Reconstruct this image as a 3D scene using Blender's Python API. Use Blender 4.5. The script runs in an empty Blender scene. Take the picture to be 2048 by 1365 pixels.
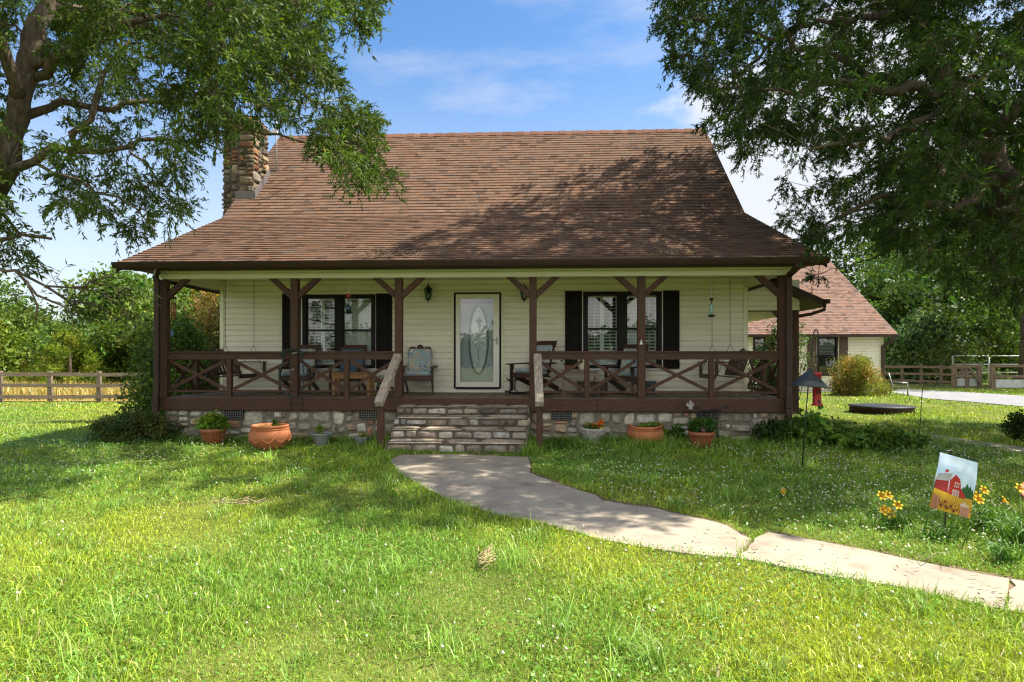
import bpy, math, random
import numpy as np
from mathutils import Vector, Matrix, noise

random.seed(7)
RNG = np.random.default_rng(11)
SC = bpy.context.scene
COL = SC.collection

# ------------------------------------------------------------------ camera
F_PX, YAW, HORIZON, EYE = 1180.0, math.radians(2.62), 718.0, 1.6
cam_data = bpy.data.cameras.new('camera')
cam = bpy.data.objects.new('camera', cam_data)
COL.objects.link(cam)
cam.location = (0, 0, EYE)
cam.rotation_euler = (math.radians(90), 0, YAW)
cam_data.sensor_width = 36
cam_data.lens = F_PX / 2048 * 36
cam_data.shift_y = (HORIZON - 682.5) / 2048
cam_data.clip_start, cam_data.clip_end = 0.05, 900
SC.camera = cam

# ------------------------------------------------------------------ light
SUN_EL, SUN_AZ = math.radians(58), math.radians(4)      # azimuth from +X towards +Y
SUN = Vector((math.cos(SUN_EL) * math.cos(SUN_AZ), math.cos(SUN_EL) * math.sin(SUN_AZ), math.sin(SUN_EL)))
sl = bpy.data.lights.new('sun', 'SUN')
sl.energy, sl.angle, sl.color = 5.0, math.radians(0.53), (1.0, 0.93, 0.80)
so = bpy.data.objects.new('sun', sl)
COL.objects.link(so)
so.rotation_euler = SUN.to_track_quat('Z', 'Y').to_euler()
so.location = SUN * 60
SC.view_settings.view_transform = 'Standard'
SC.view_settings.look = 'None'
SC.view_settings.exposure = 1.17
SC.view_settings.gamma = 1
SC.view_settings.use_curve_mapping = False
SC.cycles.max_bounces = 6
SC.cycles.diffuse_bounces = 4
SC.cycles.glossy_bounces = 3
SC.cycles.transmission_bounces = 4
SC.cycles.transparent_max_bounces = 8
SC.cycles.use_adaptive_sampling = True
SC.cycles.adaptive_threshold = 0.02
SC.cycles.use_denoising = True
SC.cycles.filter_width = 1.25
SC.cycles.sample_clamp_indirect = 6

world = bpy.data.worlds.new('World')
SC.world = world
world.use_nodes = True
N, L = world.node_tree.nodes, world.node_tree.links
N.clear()
sky = N.new('ShaderNodeTexSky')
sky.sky_type = 'NISHITA'
sky.sun_disc = False
sky.sun_elevation = SUN_EL
sky.sun_rotation = math.radians(90) - SUN_AZ
sky.air_density, sky.dust_density, sky.ozone_density = 1.0, 0.6, 2.4
hs = N.new('ShaderNodeHueSaturation')
hs.inputs['Saturation'].default_value = 1.2
L.new(sky.outputs['Color'], hs.inputs['Color'])
bg = N.new('ShaderNodeBackground')
bg.inputs['Strength'].default_value = 0.105
L.new(hs.outputs['Color'], bg.inputs['Color'])
cloud = N.new('ShaderNodeBackground')
cloud.inputs['Color'].default_value = (0.93, 0.96, 1.0, 1)
cloud.inputs['Strength'].default_value = 0.44
tc = N.new('ShaderNodeTexCoord')


def wmath(op, a, b=None, clamp=False):
    n = N.new('ShaderNodeMath')
    n.operation = op
    n.use_clamp = clamp
    for i, x in enumerate((a, b)):
        if x is None:
            continue
        if isinstance(x, (int, float)):
            n.inputs[i].default_value = x
        else:
            L.new(x, n.inputs[i])
    return n.outputs[0]


def wdir(px, py):
    return Vector((math.cos(YAW) * (px - 1024) / F_PX - math.sin(YAW), math.sin(YAW) * (px - 1024) / F_PX + math.cos(YAW), (HORIZON - py) / F_PX)).normalized()


def wnoise(scale, stretch, detail=7, rough=0.58, off=(0, 0, 0)):
    mp = N.new('ShaderNodeMapping')
    mp.inputs['Scale'].default_value = stretch
    mp.inputs['Location'].default_value = off
    L.new(tc.outputs['Generated'], mp.inputs['Vector'])
    n = N.new('ShaderNodeTexNoise')
    n.inputs['Scale'].default_value = scale
    n.inputs['Detail'].default_value = detail
    n.inputs['Roughness'].default_value = rough
    L.new(mp.outputs[0], n.inputs['Vector'])
    return n.outputs['Fac']


def wspot(px, py, inner, outer):
    d = N.new('ShaderNodeVectorMath')
    d.operation = 'DOT_PRODUCT'
    L.new(tc.outputs['Generated'], d.inputs[0])
    d.inputs[1].default_value = wdir(px, py)
    m = N.new('ShaderNodeMapRange')
    m.interpolation_type = 'SMOOTHSTEP'
    m.inputs['From Min'].default_value = math.cos(math.radians(outer))
    m.inputs['From Max'].default_value = math.cos(math.radians(inner))
    L.new(d.outputs['Value'], m.inputs['Value'])
    return m.outputs[0]


def wramp(x, lo, hi):
    m = N.new('ShaderNodeMapRange')
    m.interpolation_type = 'SMOOTHSTEP'
    m.inputs['From Min'].default_value = lo
    m.inputs['From Max'].default_value = hi
    L.new(x, m.inputs['Value'])
    return m.outputs[0]


n1 = wnoise(5.5, (1, 1, 2.2))
puff = wmath('ADD', wspot(1660, 430, 3, 24), wmath('MULTIPLY', wmath('SUBTRACT', n1, 0.5), 1.5))
puff = wramp(puff, 0.38, 0.80)
n2 = wnoise(3.2, (1, 1, 3.5), off=(3.1, 0.7, 0.2))
wisp = wmath('MULTIPLY', wramp(n2, 0.46, 0.80), wspot(1080, 260, 6, 27))
sep = N.new('ShaderNodeSeparateXYZ')
L.new(tc.outputs['Generated'], sep.inputs[0])
low = wmath('MULTIPLY', wramp(sep.outputs['Z'], 0.50, 0.05), 0.68)
fac = wmath('MAXIMUM', wmath('MULTIPLY', puff, 0.95), wmath('MULTIPLY', wisp, 0.5))
fac = wmath('MAXIMUM', fac, low, True)
mx = N.new('ShaderNodeMixShader')
L.new(fac, mx.inputs[0])
L.new(bg.outputs[0], mx.inputs[1])
L.new(cloud.outputs[0], mx.inputs[2])
# added unseen cloud glow behind the viewer: fill for the porch, mirrored in panes
fill_bank = N.new('ShaderNodeBackground')
fill_bank.inputs['Color'].default_value = (1.0, 0.975, 0.93, 1)
fill_bank.inputs['Strength'].default_value = 0.82
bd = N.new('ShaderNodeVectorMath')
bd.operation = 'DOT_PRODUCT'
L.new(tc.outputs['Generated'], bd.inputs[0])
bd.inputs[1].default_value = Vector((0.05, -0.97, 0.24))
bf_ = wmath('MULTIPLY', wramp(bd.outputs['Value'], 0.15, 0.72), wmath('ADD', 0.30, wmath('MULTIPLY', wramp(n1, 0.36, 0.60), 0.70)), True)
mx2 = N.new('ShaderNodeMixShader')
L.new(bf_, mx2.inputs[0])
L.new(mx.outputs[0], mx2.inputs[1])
L.new(fill_bank.outputs[0], mx2.inputs[2])
wo = N.new('ShaderNodeOutputWorld')
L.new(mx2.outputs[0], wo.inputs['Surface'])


# ------------------------------------------------------------------ geometry helpers
def at(px, py, Y):
    """World point seen at that place of the photograph on the plane Y."""
    u = (px - 1024) / F_PX
    dx, dy = math.cos(YAW) * u - math.sin(YAW), math.sin(YAW) * u + math.cos(YAW)
    t = Y / dy
    return Vector((dx * t, Y, EYE + (HORIZON - py) / F_PX * t))


def ground_z(X, Y):
    s = np.clip((np.asarray(X, float) + 8) / 12, 0, 1)
    k = 0.022 * (1 - s) + 0.0045 * s
    return -k * np.clip(np.asarray(Y, float) - 13, 0, 60)


def gnd(px, py, z=None):
    u = (px - 1024) / F_PX
    dx, dy = math.cos(YAW) * u - math.sin(YAW), math.sin(YAW) * u + math.cos(YAW)
    zz = 0.0 if z is None else z
    for _ in range(12):
        t = (EYE - zz) * F_PX / (py - HORIZON)
        if z is not None:
            break
        zz = float(ground_z(dx * t, dy * t))
    return Vector((dx * t, dy * t, zz))


def proj(P):
    P = np.asarray(P)
    c, s = math.cos(YAW), math.sin(YAW)
    d = -P[:, 0] * s + P[:, 1] * c
    r = P[:, 0] * c + P[:, 1] * s
    d = np.maximum(d, 0.05)
    return 1024 + F_PX * r / d, HORIZON - F_PX * (P[:, 2] - EYE) / d


def inside(px, py, poly):
    px, py = np.asarray(px, float), np.asarray(py, float)
    r = np.zeros(px.shape, bool)
    n = len(poly)
    for i in range(n):
        x0, y0 = poly[i][:2]
        x1, y1 = poly[(i + 1) % n][:2]
        if y0 == y1:
            continue
        c = (y0 > py) != (y1 > py)
        r ^= c & (px < (x1 - x0) * (py - y0) / (y1 - y0) + x0)
    return r


def link(o, parent=None):
    COL.objects.link(o)
    if parent is not None:
        o.parent = parent
        if parent.get('_abs'):
            o.matrix_parent_inverse = Matrix.Translation(-Vector(parent['_abs']))
    return o


def tag(o, label=None, cat=None, group=None, kind=None):
    for k, v in (('label', label), ('category', cat), ('group', group), ('kind', kind)):
        if v:
            o[k] = v
    return o


def thing(name, label, cat, loc=(0, 0, 0), rz=0.0, group=None, absolute=False):
    """An Empty at the base of a thing. absolute: its parts are given in world coordinates."""
    o = bpy.data.objects.new(name, None)
    o.empty_display_size = 0.2
    COL.objects.link(o)
    o.location = loc
    o.rotation_euler = (0, 0, rz)
    if absolute:
        o['_abs'] = tuple(loc)
    return tag(o, label, cat, group)


def copy_tree(o, parent=None):
    c = o.copy()
    COL.objects.link(c)
    if parent is not None:
        c.parent = parent
    for ch in list(o.children):
        copy_tree(ch, c)
    return c


def put_copy(o, loc, rz, label=None, scale=None):
    c = copy_tree(o)
    c.location = loc
    c.rotation_euler = (0, 0, rz)
    if scale:
        c.scale = scale
    if label:
        c['label'] = label
    return c


class MB:
    """Collects shapes; build() links them as one mesh object."""

    def __init__(self):
        self.v, self.f, self.t, self.s = [], [], [], []
        self.tint = (1, 1, 1)

    def face(self, idx, smooth=False, tint=None):
        self.f.append(tuple(idx))
        self.t.append(tint or self.tint)
        self.s.append(smooth)

    def poly(self, pts, smooth=False, tint=None):
        b = len(self.v)
        self.v += [tuple(p) for p in pts]
        self.face(range(b, b + len(pts)), smooth, tint)

    def quad(self, a, b, c, d, tint=None):
        self.poly((a, b, c, d), False, tint)

    def box(self, c, s, m=None, bev=0.0):
        c = Vector(c)
        hx, hy, hz = s[0] / 2, s[1] / 2, s[2] / 2
        b0 = len(self.v)
        e = min(bev, hx * .8, hy * .8, hz * .8)
        if e <= 0:
            P = [Vector((x * hx, y * hy, z * hz)) for x in (-1, 1) for y in (-1, 1) for z in (-1, 1)]
            Fs = [(0, 1, 3, 2), (4, 6, 7, 5), (0, 4, 5, 1), (2, 3, 7, 6), (0, 2, 6, 4), (1, 5, 7, 3)]
        else:
            P, Fs, ix = [], [], {}
            for x in (-1, 1):
                for y in (-1, 1):
                    for z in (-1, 1):
                        for a in range(3):
                            q = [x * (hx - e), y * (hy - e), z * (hz - e)]
                            q[a] = (x * hx, y * hy, z * hz)[a]
                            ix[(x, y, z, a)] = len(P)
                            P.append(Vector(q))
            for a in range(3):
                o1, o2 = [(1, 2), (2, 0), (0, 1)][a]
                for sg in (-1, 1):
                    q = []
                    for u, w in ((-1, -1), (1, -1), (1, 1), (-1, 1)):
                        k = [0, 0, 0]
                        k[a], k[o1], k[o2] = sg, u, w
                        q.append(ix[(k[0], k[1], k[2], a)])
                    Fs.append(tuple(q if sg > 0 else q[::-1]))
            for a in range(3):
                o1, o2 = [(1, 2), (2, 0), (0, 1)][a]
                for u in (-1, 1):
                    for w in (-1, 1):
                        k0, k1 = [0, 0, 0], [0, 0, 0]
                        k0[o1] = k1[o1] = u
                        k0[o2] = k1[o2] = w
                        k0[a], k1[a] = -1, 1
                        q = (ix[(*k0, o1)], ix[(*k1, o1)], ix[(*k1, o2)], ix[(*k0, o2)])
                        Fs.append(q if u * w < 0 else q[::-1])
            for x in (-1, 1):
                for y in (-1, 1):
                    for z in (-1, 1):
                        q = tuple(ix[(x, y, z, a)] for a in range(3))
                        Fs.append(q if x * y * z > 0 else q[::-1])
        for p in P:
            self.v.append(tuple(c + (m @ p if m is not None else p)))
        for f in Fs:
            self.face([b0 + i for i in f])

    def span(self, x0, x1, y0, y1, z0, z1, bev=0.0):
        self.box(((x0 + x1) / 2, (y0 + y1) / 2, (z0 + z1) / 2), (abs(x1 - x0), abs(y1 - y0), abs(z1 - z0)), None, bev)

    def beam(self, p0, p1, w, h, bev=0.0, up=(0, 0, 1), ext=0.0):
        """A bar from p0 to p1; h is its size along up, w across."""
        p0, p1 = Vector(p0), Vector(p1)
        x = (p1 - p0).normalized()
        u = Vector(up)
        y = u.cross(x)
        if y.length < 1e-4:
            y = Vector((0, 1, 0)).cross(x)
        y.normalize()
        z = x.cross(y)
        m = Matrix((x, y, z)).transposed()
        self.box((p0 + p1) / 2, ((p1 - p0).length + 2 * ext, w, h), m, bev)

    def tube(self, pts, r, n=8, cap=True, smooth=True):
        pts = [Vector(p) for p in pts]
        rs = r if isinstance(r, (list, tuple)) else [r] * len(pts)
        b0 = len(self.v)
        prev = None
        for i, p in enumerate(pts):
            d = (pts[min(i + 1, len(pts) - 1)] - pts[max(i - 1, 0)])
            d = d.normalized() if d.length > 1e-9 else Vector((0, 0, 1))
            if prev is None:
                a = d.cross(Vector((0, 0, 1)) if abs(d.z) < .9 else Vector((1, 0, 0))).normalized()
            else:
                a = prev - d * prev.dot(d)
                a = a.normalized() if a.length > 1e-6 else d.orthogonal().normalized()
            prev = a
            b = d.cross(a)
            for k in range(n):
                t = 2 * math.pi * k / n
                self.v.append(tuple(p + (a * math.cos(t) + b * math.sin(t)) * rs[i]))
        for i in range(len(pts) - 1):
            for k in range(n):
                k2 = (k + 1) % n
                self.face((b0 + i * n + k, b0 + i * n + k2, b0 + (i + 1) * n + k2, b0 + (i + 1) * n + k), smooth)
        if cap and n > 2:
            self.face([b0 + k for k in range(n)][::-1])
            self.face([b0 + (len(pts) - 1) * n + k for k in range(n)])

    def lathe(self, c, prof, n=32, m=None, smooth=True, wob=0.0):
        c = Vector(c)
        b0 = len(self.v)
        for r, z in prof:
            for k in range(n):
                t = 2 * math.pi * k / n
                rr = r * (1 + wob * math.sin(t * 3 + 1))
                p = Vector((rr * math.cos(t), rr * math.sin(t), z))
                self.v.append(tuple(c + (m @ p if m is not None else p)))
        for i in range(len(prof) - 1):
            for k in range(n):
                k2 = (k + 1) % n
                self.face((b0 + i * n + k, b0 + i * n + k2, b0 + (i + 1) * n + k2, b0 + (i + 1) * n + k), smooth)
        if prof[0][0] > 1e-4:
            self.face([b0 + k for k in range(n)][::-1])
        if prof[-1][0] > 1e-4:
            self.face([b0 + (len(prof) - 1) * n + k for k in range(n)])

    def extrude(self, pts, vec):
        """A flat outline given thickness along vec."""
        vec = Vector(vec)
        a = [Vector(p) for p in pts]
        n = len(a)
        b0 = len(self.v)
        self.v += [tuple(p) for p in a] + [tuple(p + vec) for p in a]
        self.face(list(range(b0, b0 + n))[::-1])
        self.face(range(b0 + n, b0 + 2 * n))
        for i in range(n):
            j = (i + 1) % n
            self.face((b0 + i, b0 + j, b0 + n + j, b0 + n + i))

    def build(self, name, mat, parent=None):
        me = bpy.data.meshes.new(name)
        me.from_pydata(self.v, [], self.f)
        me.polygons.foreach_set('use_smooth', self.s)
        at_ = me.attributes.new('tint', 'FLOAT_COLOR', 'FACE')
        arr = np.ones((len(self.f), 4), np.float32)
        arr[:, :3] = np.array(self.t, np.float32)
        at_.data.foreach_set('color', arr.ravel())
        me.materials.append(mat)
        me.update()
        return link(bpy.data.objects.new(name, me), parent)


def np_mesh(name, V, face_sets, mat, parent=None, smooth=False, tints=None):
    """One mesh from numpy arrays: V (n,3), face_sets a list of (m,k) index arrays, tints the same list as (m,3) colours."""
    V = np.asarray(V, np.float32)
    me = bpy.data.meshes.new(name)
    me.vertices.add(len(V))
    me.vertices.foreach_set('co', V.ravel())
    loops = np.concatenate([f.ravel() for f in face_sets]).astype(np.int32)
    tot = np.concatenate([np.full(len(f), f.shape[1], np.int32) for f in face_sets])
    start = np.concatenate([[0], np.cumsum(tot)[:-1]]).astype(np.int32)
    me.loops.add(len(loops))
    me.loops.foreach_set('vertex_index', loops)
    me.polygons.add(len(tot))
    me.polygons.foreach_set('loop_start', start)
    me.update(calc_edges=True)
    if smooth:
        me.polygons.foreach_set('use_smooth', np.ones(len(tot), bool))
    a = me.attributes.new('tint', 'FLOAT_COLOR', 'FACE')
    arr = np.ones((len(tot), 4), np.float32)
    if tints is not None:
        arr[:, :3] = np.concatenate(tints)
    a.data.foreach_set('color', arr.ravel())
    me.materials.append(mat)
    return link(bpy.data.objects.new(name, me), parent)


def unit(a):
    return a / np.maximum(np.linalg.norm(a, axis=1, keepdims=True), 1e-9)


def rand_dirs(n, rng=RNG):
    return unit(rng.normal(size=(n, 3)))


def leaf_arrays(P, D, length, width, rng=RNG, nrm=None, fold=0.0):
    """Pointed leaves: base P, direction D; returns verts and quads."""
    n = len(P)
    D = unit(D)
    nr = rand_dirs(n, rng) if nrm is None else nrm
    S = unit(np.cross(D, nr))
    length = np.broadcast_to(np.asarray(length, float), (n,))[:, None]
    width = np.broadcast_to(np.asarray(width, float), (n,))[:, None]
    U = np.cross(S, D)
    V = np.stack([P, P + D * length * .45 + S * width * .5 + U * length * fold,
                  P + D * length - np.array([0, 0, 1.]) * length * .08,
                  P + D * length * .45 - S * width * .5 + U * length * fold], 1).reshape(-1, 3)
    return V, np.arange(4 * n, dtype=np.int32).reshape(-1, 4)


def shade(base, n, rng=RNG, v=0.25, hue=0.12):
    """n per-leaf colours around base."""
    b = np.asarray(base, float)[None, :]
    k = np.exp(rng.normal(0, v, (n, 1)))
    c = b * k
    c[:, 0] *= np.exp(rng.normal(0, hue, n))
    c[:, 2] *= np.exp(rng.normal(0, hue, n))
    return np.clip(c, 0, .9).astype(np.float32)


# ------------------------------------------------------------------ materials
MATS = {}


def nodes_of(name):
    m = bpy.data.materials.new(name)
    m.use_nodes = True
    nt = m.node_tree
    return m, nt, nt.nodes, nt.links, nt.nodes['Principled BSDF']


def mk(name, col=None, rough=0.6, var=0.2, scale=6.0, stretch=(1, 1, 1), bump=0.0, bscale=None, spec=0.4, metal=0.0, tint=False, spots=None, detail=5.0):
    """Principled material: colour (times the tint attribute), noise variation, noise bump, optional spots (colour, scale, threshold)."""
    m, nt, N, L, b = nodes_of(name)
    b.inputs['Roughness'].default_value = rough
    b.inputs['Specular IOR Level'].default_value = spec
    b.inputs['Metallic'].default_value = metal
    tc = N.new('ShaderNodeTexCoord')
    mp = N.new('ShaderNodeMapping')
    mp.inputs['Scale'].default_value = stretch
    L.new(tc.outputs['Object'], mp.inputs['Vector'])
    nz = N.new('ShaderNodeTexNoise')
    nz.inputs['Scale'].default_value = scale
    nz.inputs['Detail'].default_value = detail
    nz.inputs['Roughness'].default_value = 0.6
    L.new(mp.outputs[0], nz.inputs['Vector'])
    mr = N.new('ShaderNodeMapRange')
    mr.inputs['From Min'].default_value = 0.3
    mr.inputs['From Max'].default_value = 0.7
    mr.inputs['To Min'].default_value = 1 - var
    mr.inputs['To Max'].default_value = 1 + var
    L.new(nz.outputs['Fac'], mr.inputs['Value'])
    vm = N.new('ShaderNodeVectorMath')
    vm.operation = 'SCALE'
    L.new(mr.outputs[0], vm.inputs['Scale'])
    if tint:
        a = N.new('ShaderNodeAttribute')
        a.attribute_name = 'tint'
        if col:
            mu = N.new('ShaderNodeVectorMath')
            mu.operation = 'MULTIPLY'
            L.new(a.outputs['Color'], mu.inputs[0])
            mu.inputs[1].default_value = col
            L.new(mu.outputs[0], vm.inputs[0])
        else:
            L.new(a.outputs['Color'], vm.inputs[0])
    else:
        vm.inputs[0].default_value = col
    out = vm.outputs[0]
    if spots:
        sc, ss, th, soft = spots
        n3 = N.new('ShaderNodeTexNoise')
        n3.inputs['Scale'].default_value = ss
        n3.inputs['Detail'].default_value = 6
        n3.inputs['Roughness'].default_value = 0.65
        L.new(mp.outputs[0], n3.inputs['Vector'])
        r3 = N.new('ShaderNodeMapRange')
        r3.inputs['From Min'].default_value = th
        r3.inputs['From Max'].default_value = th + soft
        L.new(n3.outputs['Fac'], r3.inputs['Value'])
        mix = N.new('ShaderNodeMix')
        mix.data_type = 'RGBA'
        L.new(r3.outputs[0], mix.inputs['Factor'])
        L.new(out, mix.inputs['A'])
        mix.inputs['B'].default_value = (*sc, 1)
        out = mix.outputs['Result']
    L.new(out, b.inputs['Base Color'])
    if bump:
        n2 = N.new('ShaderNodeTexNoise')
        n2.inputs['Scale'].default_value = bscale or scale * 4
        n2.inputs['Detail'].default_value = 6
        L.new(mp.outputs[0], n2.inputs['Vector'])
        bp = N.new('ShaderNodeBump')
        bp.inputs['Strength'].default_value = min(1.0, bump)
        bp.inputs['Distance'].default_value = 0.01
        L.new(n2.outputs['Fac'], bp.inputs['Height'])
        L.new(bp.outputs[0], b.inputs['Normal'])
    MATS[name] = m
    return m


def mk_leaf(name, trans=0.4, rough=0.45, spec=0.35, warm=(1.25, 1.35, 0.55)):
    m, nt, N, L, b = nodes_of(name)
    a = N.new('ShaderNodeAttribute')
    a.attribute_name = 'tint'
    L.new(a.outputs['Color'], b.inputs['Base Color'])
    b.inputs['Roughness'].default_value = rough
    b.inputs['Specular IOR Level'].default_value = spec
    t = N.new('ShaderNodeBsdfTranslucent')
    mu = N.new('ShaderNodeVectorMath')
    mu.operation = 'MULTIPLY'
    L.new(a.outputs['Color'], mu.inputs[0])
    mu.inputs[1].default_value = warm
    L.new(mu.outputs[0], t.inputs['Color'])
    ms = N.new('ShaderNodeMixShader')
    ms.inputs[0].default_value = trans
    L.new(b.outputs[0], ms.inputs[1])
    L.new(t.outputs[0], ms.inputs[2])
    L.new(ms.outputs[0], N['Material Output'].inputs['Surface'])
    return m


def mk_glass(name, tint=(0.95, 1, 0.98), ior=1.5, boost=1.0):
    m, nt, N, L, b = nodes_of(name)
    tr = N.new('ShaderNodeBsdfTransparent')
    tr.inputs['Color'].default_value = (*tint, 1)
    gl = N.new('ShaderNodeBsdfGlossy')
    gl.inputs['Roughness'].default_value = 0.008
    fr = N.new('ShaderNodeFresnel')
    fr.inputs['IOR'].default_value = ior
    mu = N.new('ShaderNodeMath')
    mu.operation = 'MULTIPLY'
    mu.use_clamp = True
    mu.inputs[1].default_value = boost
    L.new(fr.outputs[0], mu.inputs[0])
    ms = N.new('ShaderNodeMixShader')
    L.new(mu.outputs[0], ms.inputs[0])
    L.new(tr.outputs[0], ms.inputs[1])
    L.new(gl.outputs[0], ms.inputs[2])
    L.new(ms.outputs[0], N['Material Output'].inputs['Surface'])
    return m


def mk_cushion(name):
    m, nt, N, L, b = nodes_of(name)
    tc = N.new('ShaderNodeTexCoord')
    vo = N.new('ShaderNodeTexVoronoi')
    vo.inputs['Scale'].default_value = 9
    vo.inputs['Randomness'].default_value = 0.55
    L.new(tc.outputs['Object'], vo.inputs['Vector'])
    sn = N.new('ShaderNodeMath')
    sn.operation = 'MULTIPLY'
    sn.inputs[1].default_value = 44
    L.new(vo.outputs['Distance'], sn.inputs[0])
    s2 = N.new('ShaderNodeMath')
    s2.operation = 'SINE'
    L.new(sn.outputs[0], s2.inputs[0])
    mr = N.new('ShaderNodeMapRange')
    mr.inputs['From Min'].default_value = -0.3
    mr.inputs['From Max'].default_value = 0.3
    L.new(s2.outputs[0], mr.inputs['Value'])
    cr = N.new('ShaderNodeValToRGB')
    cr.color_ramp.interpolation = 'CONSTANT'
    e = cr.color_ramp.elements
    e[0].position, e[0].color = 0.0, (0.05, 0.14, 0.24, 1)
    e[1].position, e[1].color = 0.38, (0.09, 0.25, 0.30, 1)
    x = e.new(0.62)
    x.color = (0.33, 0.24, 0.10, 1)
    x = e.new(0.8)
    x.color = (0.06, 0.20, 0.34, 1)
    sp = N.new('ShaderNodeSeparateColor')
    L.new(vo.outputs['Color'], sp.inputs[0])
    L.new(sp.outputs[0], cr.inputs['Fac'])
    mix = N.new('ShaderNodeMix')
    mix.data_type = 'RGBA'
    L.new(mr.outputs[0], mix.inputs['Factor'])
    mix.inputs['A'].default_value = (0.56, 0.58, 0.53, 1)
    L.new(cr.outputs['Color'], mix.inputs['B'])
    L.new(mix.outputs['Result'], b.inputs['Base Color'])
    b.inputs['Roughness'].default_value = 0.9
    return m


M_brown = mk('brown_painted_wood', (0.068, 0.029, 0.015), 0.65, 0.42, 5, (1, 6, 6), 0.35, 40, spots=((0.16, 0.09, 0.055), 22, 0.63, 0.05))
M_brown_v = mk('brown_painted_post', (0.068, 0.029, 0.015), 0.65, 0.42, 5, (6, 6, 1), 0.35, 40, spots=((0.17, 0.10, 0.065), 20, 0.64, 0.05))
M_gray_rail = mk('weathered_rail', (0.42, 0.345, 0.27), 0.8, 0.5, 6, (9, 1, 1), 0.7, 30, spots=((0.10, 0.085, 0.07), 14, 0.56, 0.05))
M_brown_metal = mk('brown_metal', (0.045, 0.023, 0.016), 0.5, 0.12, 3, spec=0.3)
M_soffit = mk('brown_soffit', (0.032, 0.019, 0.014), 0.6, 0.15, 3)
M_siding = mk('cream_siding', (0.79, 0.75, 0.61), 0.5, 0.07, 0.9, (1, 1, 3), 0.08, 30, spec=0.35, spots=((0.58, 0.55, 0.42), 2.2, 0.60, 0.25))
M_cream = mk('cream_trim', (0.74, 0.72, 0.54), 0.45, 0.05, 1.2, (0.3, 1, 1), spots=((0.42, 0.40, 0.25), 3.0, 0.66, 0.2))
M_ceiling = mk('porch_ceiling', (0.64, 0.60, 0.42), 0.6, 0.1, 2)
M_deck = mk('deck_boards', (0.21, 0.155, 0.105), 0.75, 0.35, 4, (7, 1, 7), 0.4, 30, tint=True)
M_shingle = mk('shingles', None, 0.92, 0.16, 60, bump=0.6, bscale=220, spec=0.15, tint=True)
M_stone = mk('field_stone', None, 0.85, 0.38, 11, bump=1.0, bscale=38, spec=0.25, tint=True, detail=8, spots=((0.10, 0.09, 0.075), 17, 0.60, 0.1))
M_mortar = mk('mortar', (0.20, 0.175, 0.135), 0.95, 0.3, 8, bump=0.7, bscale=60, spots=((0.10, 0.10, 0.08), 5, 0.56, 0.15))
M_dark = mk('dark_trim', (0.010, 0.008, 0.008), 0.5, 0.15, 5, spec=0.2)
M_black = mk('black_shutter', (0.013, 0.010, 0.009), 0.7, 0.2, 4, spec=0.15)
M_white = mk('white_trim', (0.72, 0.73, 0.70), 0.45, 0.04, 2)
M_louver = mk('white_louver', (0.70, 0.72, 0.68), 0.4, 0.04, 2)
M_room = mk('dark_room', (0.02, 0.018, 0.016), 0.9, 0.1, 1)
M_iron = mk('black_iron', (0.012, 0.012, 0.013), 0.45, 0.15, 9, spec=0.5)
M_steel = mk('grey_metal', (0.34, 0.34, 0.33), 0.38, 0.12, 9, metal=0.8)
M_galv = mk('galvanised', (0.50, 0.51, 0.50), 0.5, 0.15, 4, metal=0.4)
M_brass = mk('brass', (0.55, 0.42, 0.18), 0.3, 0.1, 8, metal=0.9)
M_darkwood = mk('dark_furniture', (0.060, 0.025, 0.016), 0.45, 0.35, 5, (5, 1, 5), 0.2, 40)
M_tanwood = mk('tan_wood', (0.36, 0.19, 0.075), 0.5, 0.2, 5, (1, 6, 6), 0.2, 40)
M_palewood = mk('pale_wood', (0.33, 0.26, 0.20), 0.8, 0.25, 5, (1, 6, 6), 0.4, 40)
M_fence = mk('grey_fence_wood', (0.20, 0.15, 0.105), 0.85, 0.35, 3, (1, 1, 8), 0.6, 30, spots=((0.32, 0.28, 0.24), 8, 0.60, 0.1))
M_fence_far = mk('brown_fence_wood', (0.20, 0.14, 0.095), 0.85, 0.3, 3, (1, 1, 6), 0.4, 20)
M_terra = mk('terracotta', (0.44, 0.155, 0.062), 0.8, 0.22, 6, bump=0.3, bscale=50, spots=((0.52, 0.30, 0.20), 6, 0.63, 0.15))
M_terra2 = mk('plastic_terracotta', (0.34, 0.115, 0.055), 0.6, 0.15, 5, bump=0.1)
M_ventgrey = mk('vent_grey', (0.15, 0.15, 0.14), 0.5, 0.1, 5)
M_mortar_dark = mk('dark_mortar', (0.11, 0.09, 0.065), 0.95, 0.3, 8, bump=0.7, bscale=60)
M_drysoil = mk('dry_soil', (0.15, 0.105, 0.065), 0.95, 0.4, 9, bump=1, bscale=50)
M_concrete_pot = mk('concrete_pot', (0.40, 0.38, 0.33), 0.9, 0.25, 9, bump=0.7, bscale=40)
M_greypot = mk('grey_glazed_pot', (0.27, 0.29, 0.27), 0.55, 0.15, 5, bump=0.2)
M_soil = mk('soil', (0.035, 0.024, 0.016), 0.95, 0.4, 30, bump=1, bscale=60)
M_concrete = mk('path_concrete', (0.345, 0.292, 0.222), 0.9, 0.2, 1.6, bump=0.5, bscale=140, detail=9, spots=((0.23, 0.185, 0.135), 2.1, 0.53, 0.16))
M_asphalt = mk('asphalt', (0.23, 0.23, 0.235), 0.92, 0.2, 2, bump=0.5, bscale=60)
M_bark = mk('oak_bark', (0.110, 0.085, 0.063), 0.95, 0.5, 7, (3, 3, .8), 1.0, 13, spec=0.15, spots=((0.20, 0.185, 0.15), 4, 0.58, 0.12))
M_twig = mk('dry_twig', (0.30, 0.23, 0.14), 0.9, 0.3, 20)
M_leaf = mk_leaf('leaf', 0.34, 0.5, 0.22)
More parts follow.
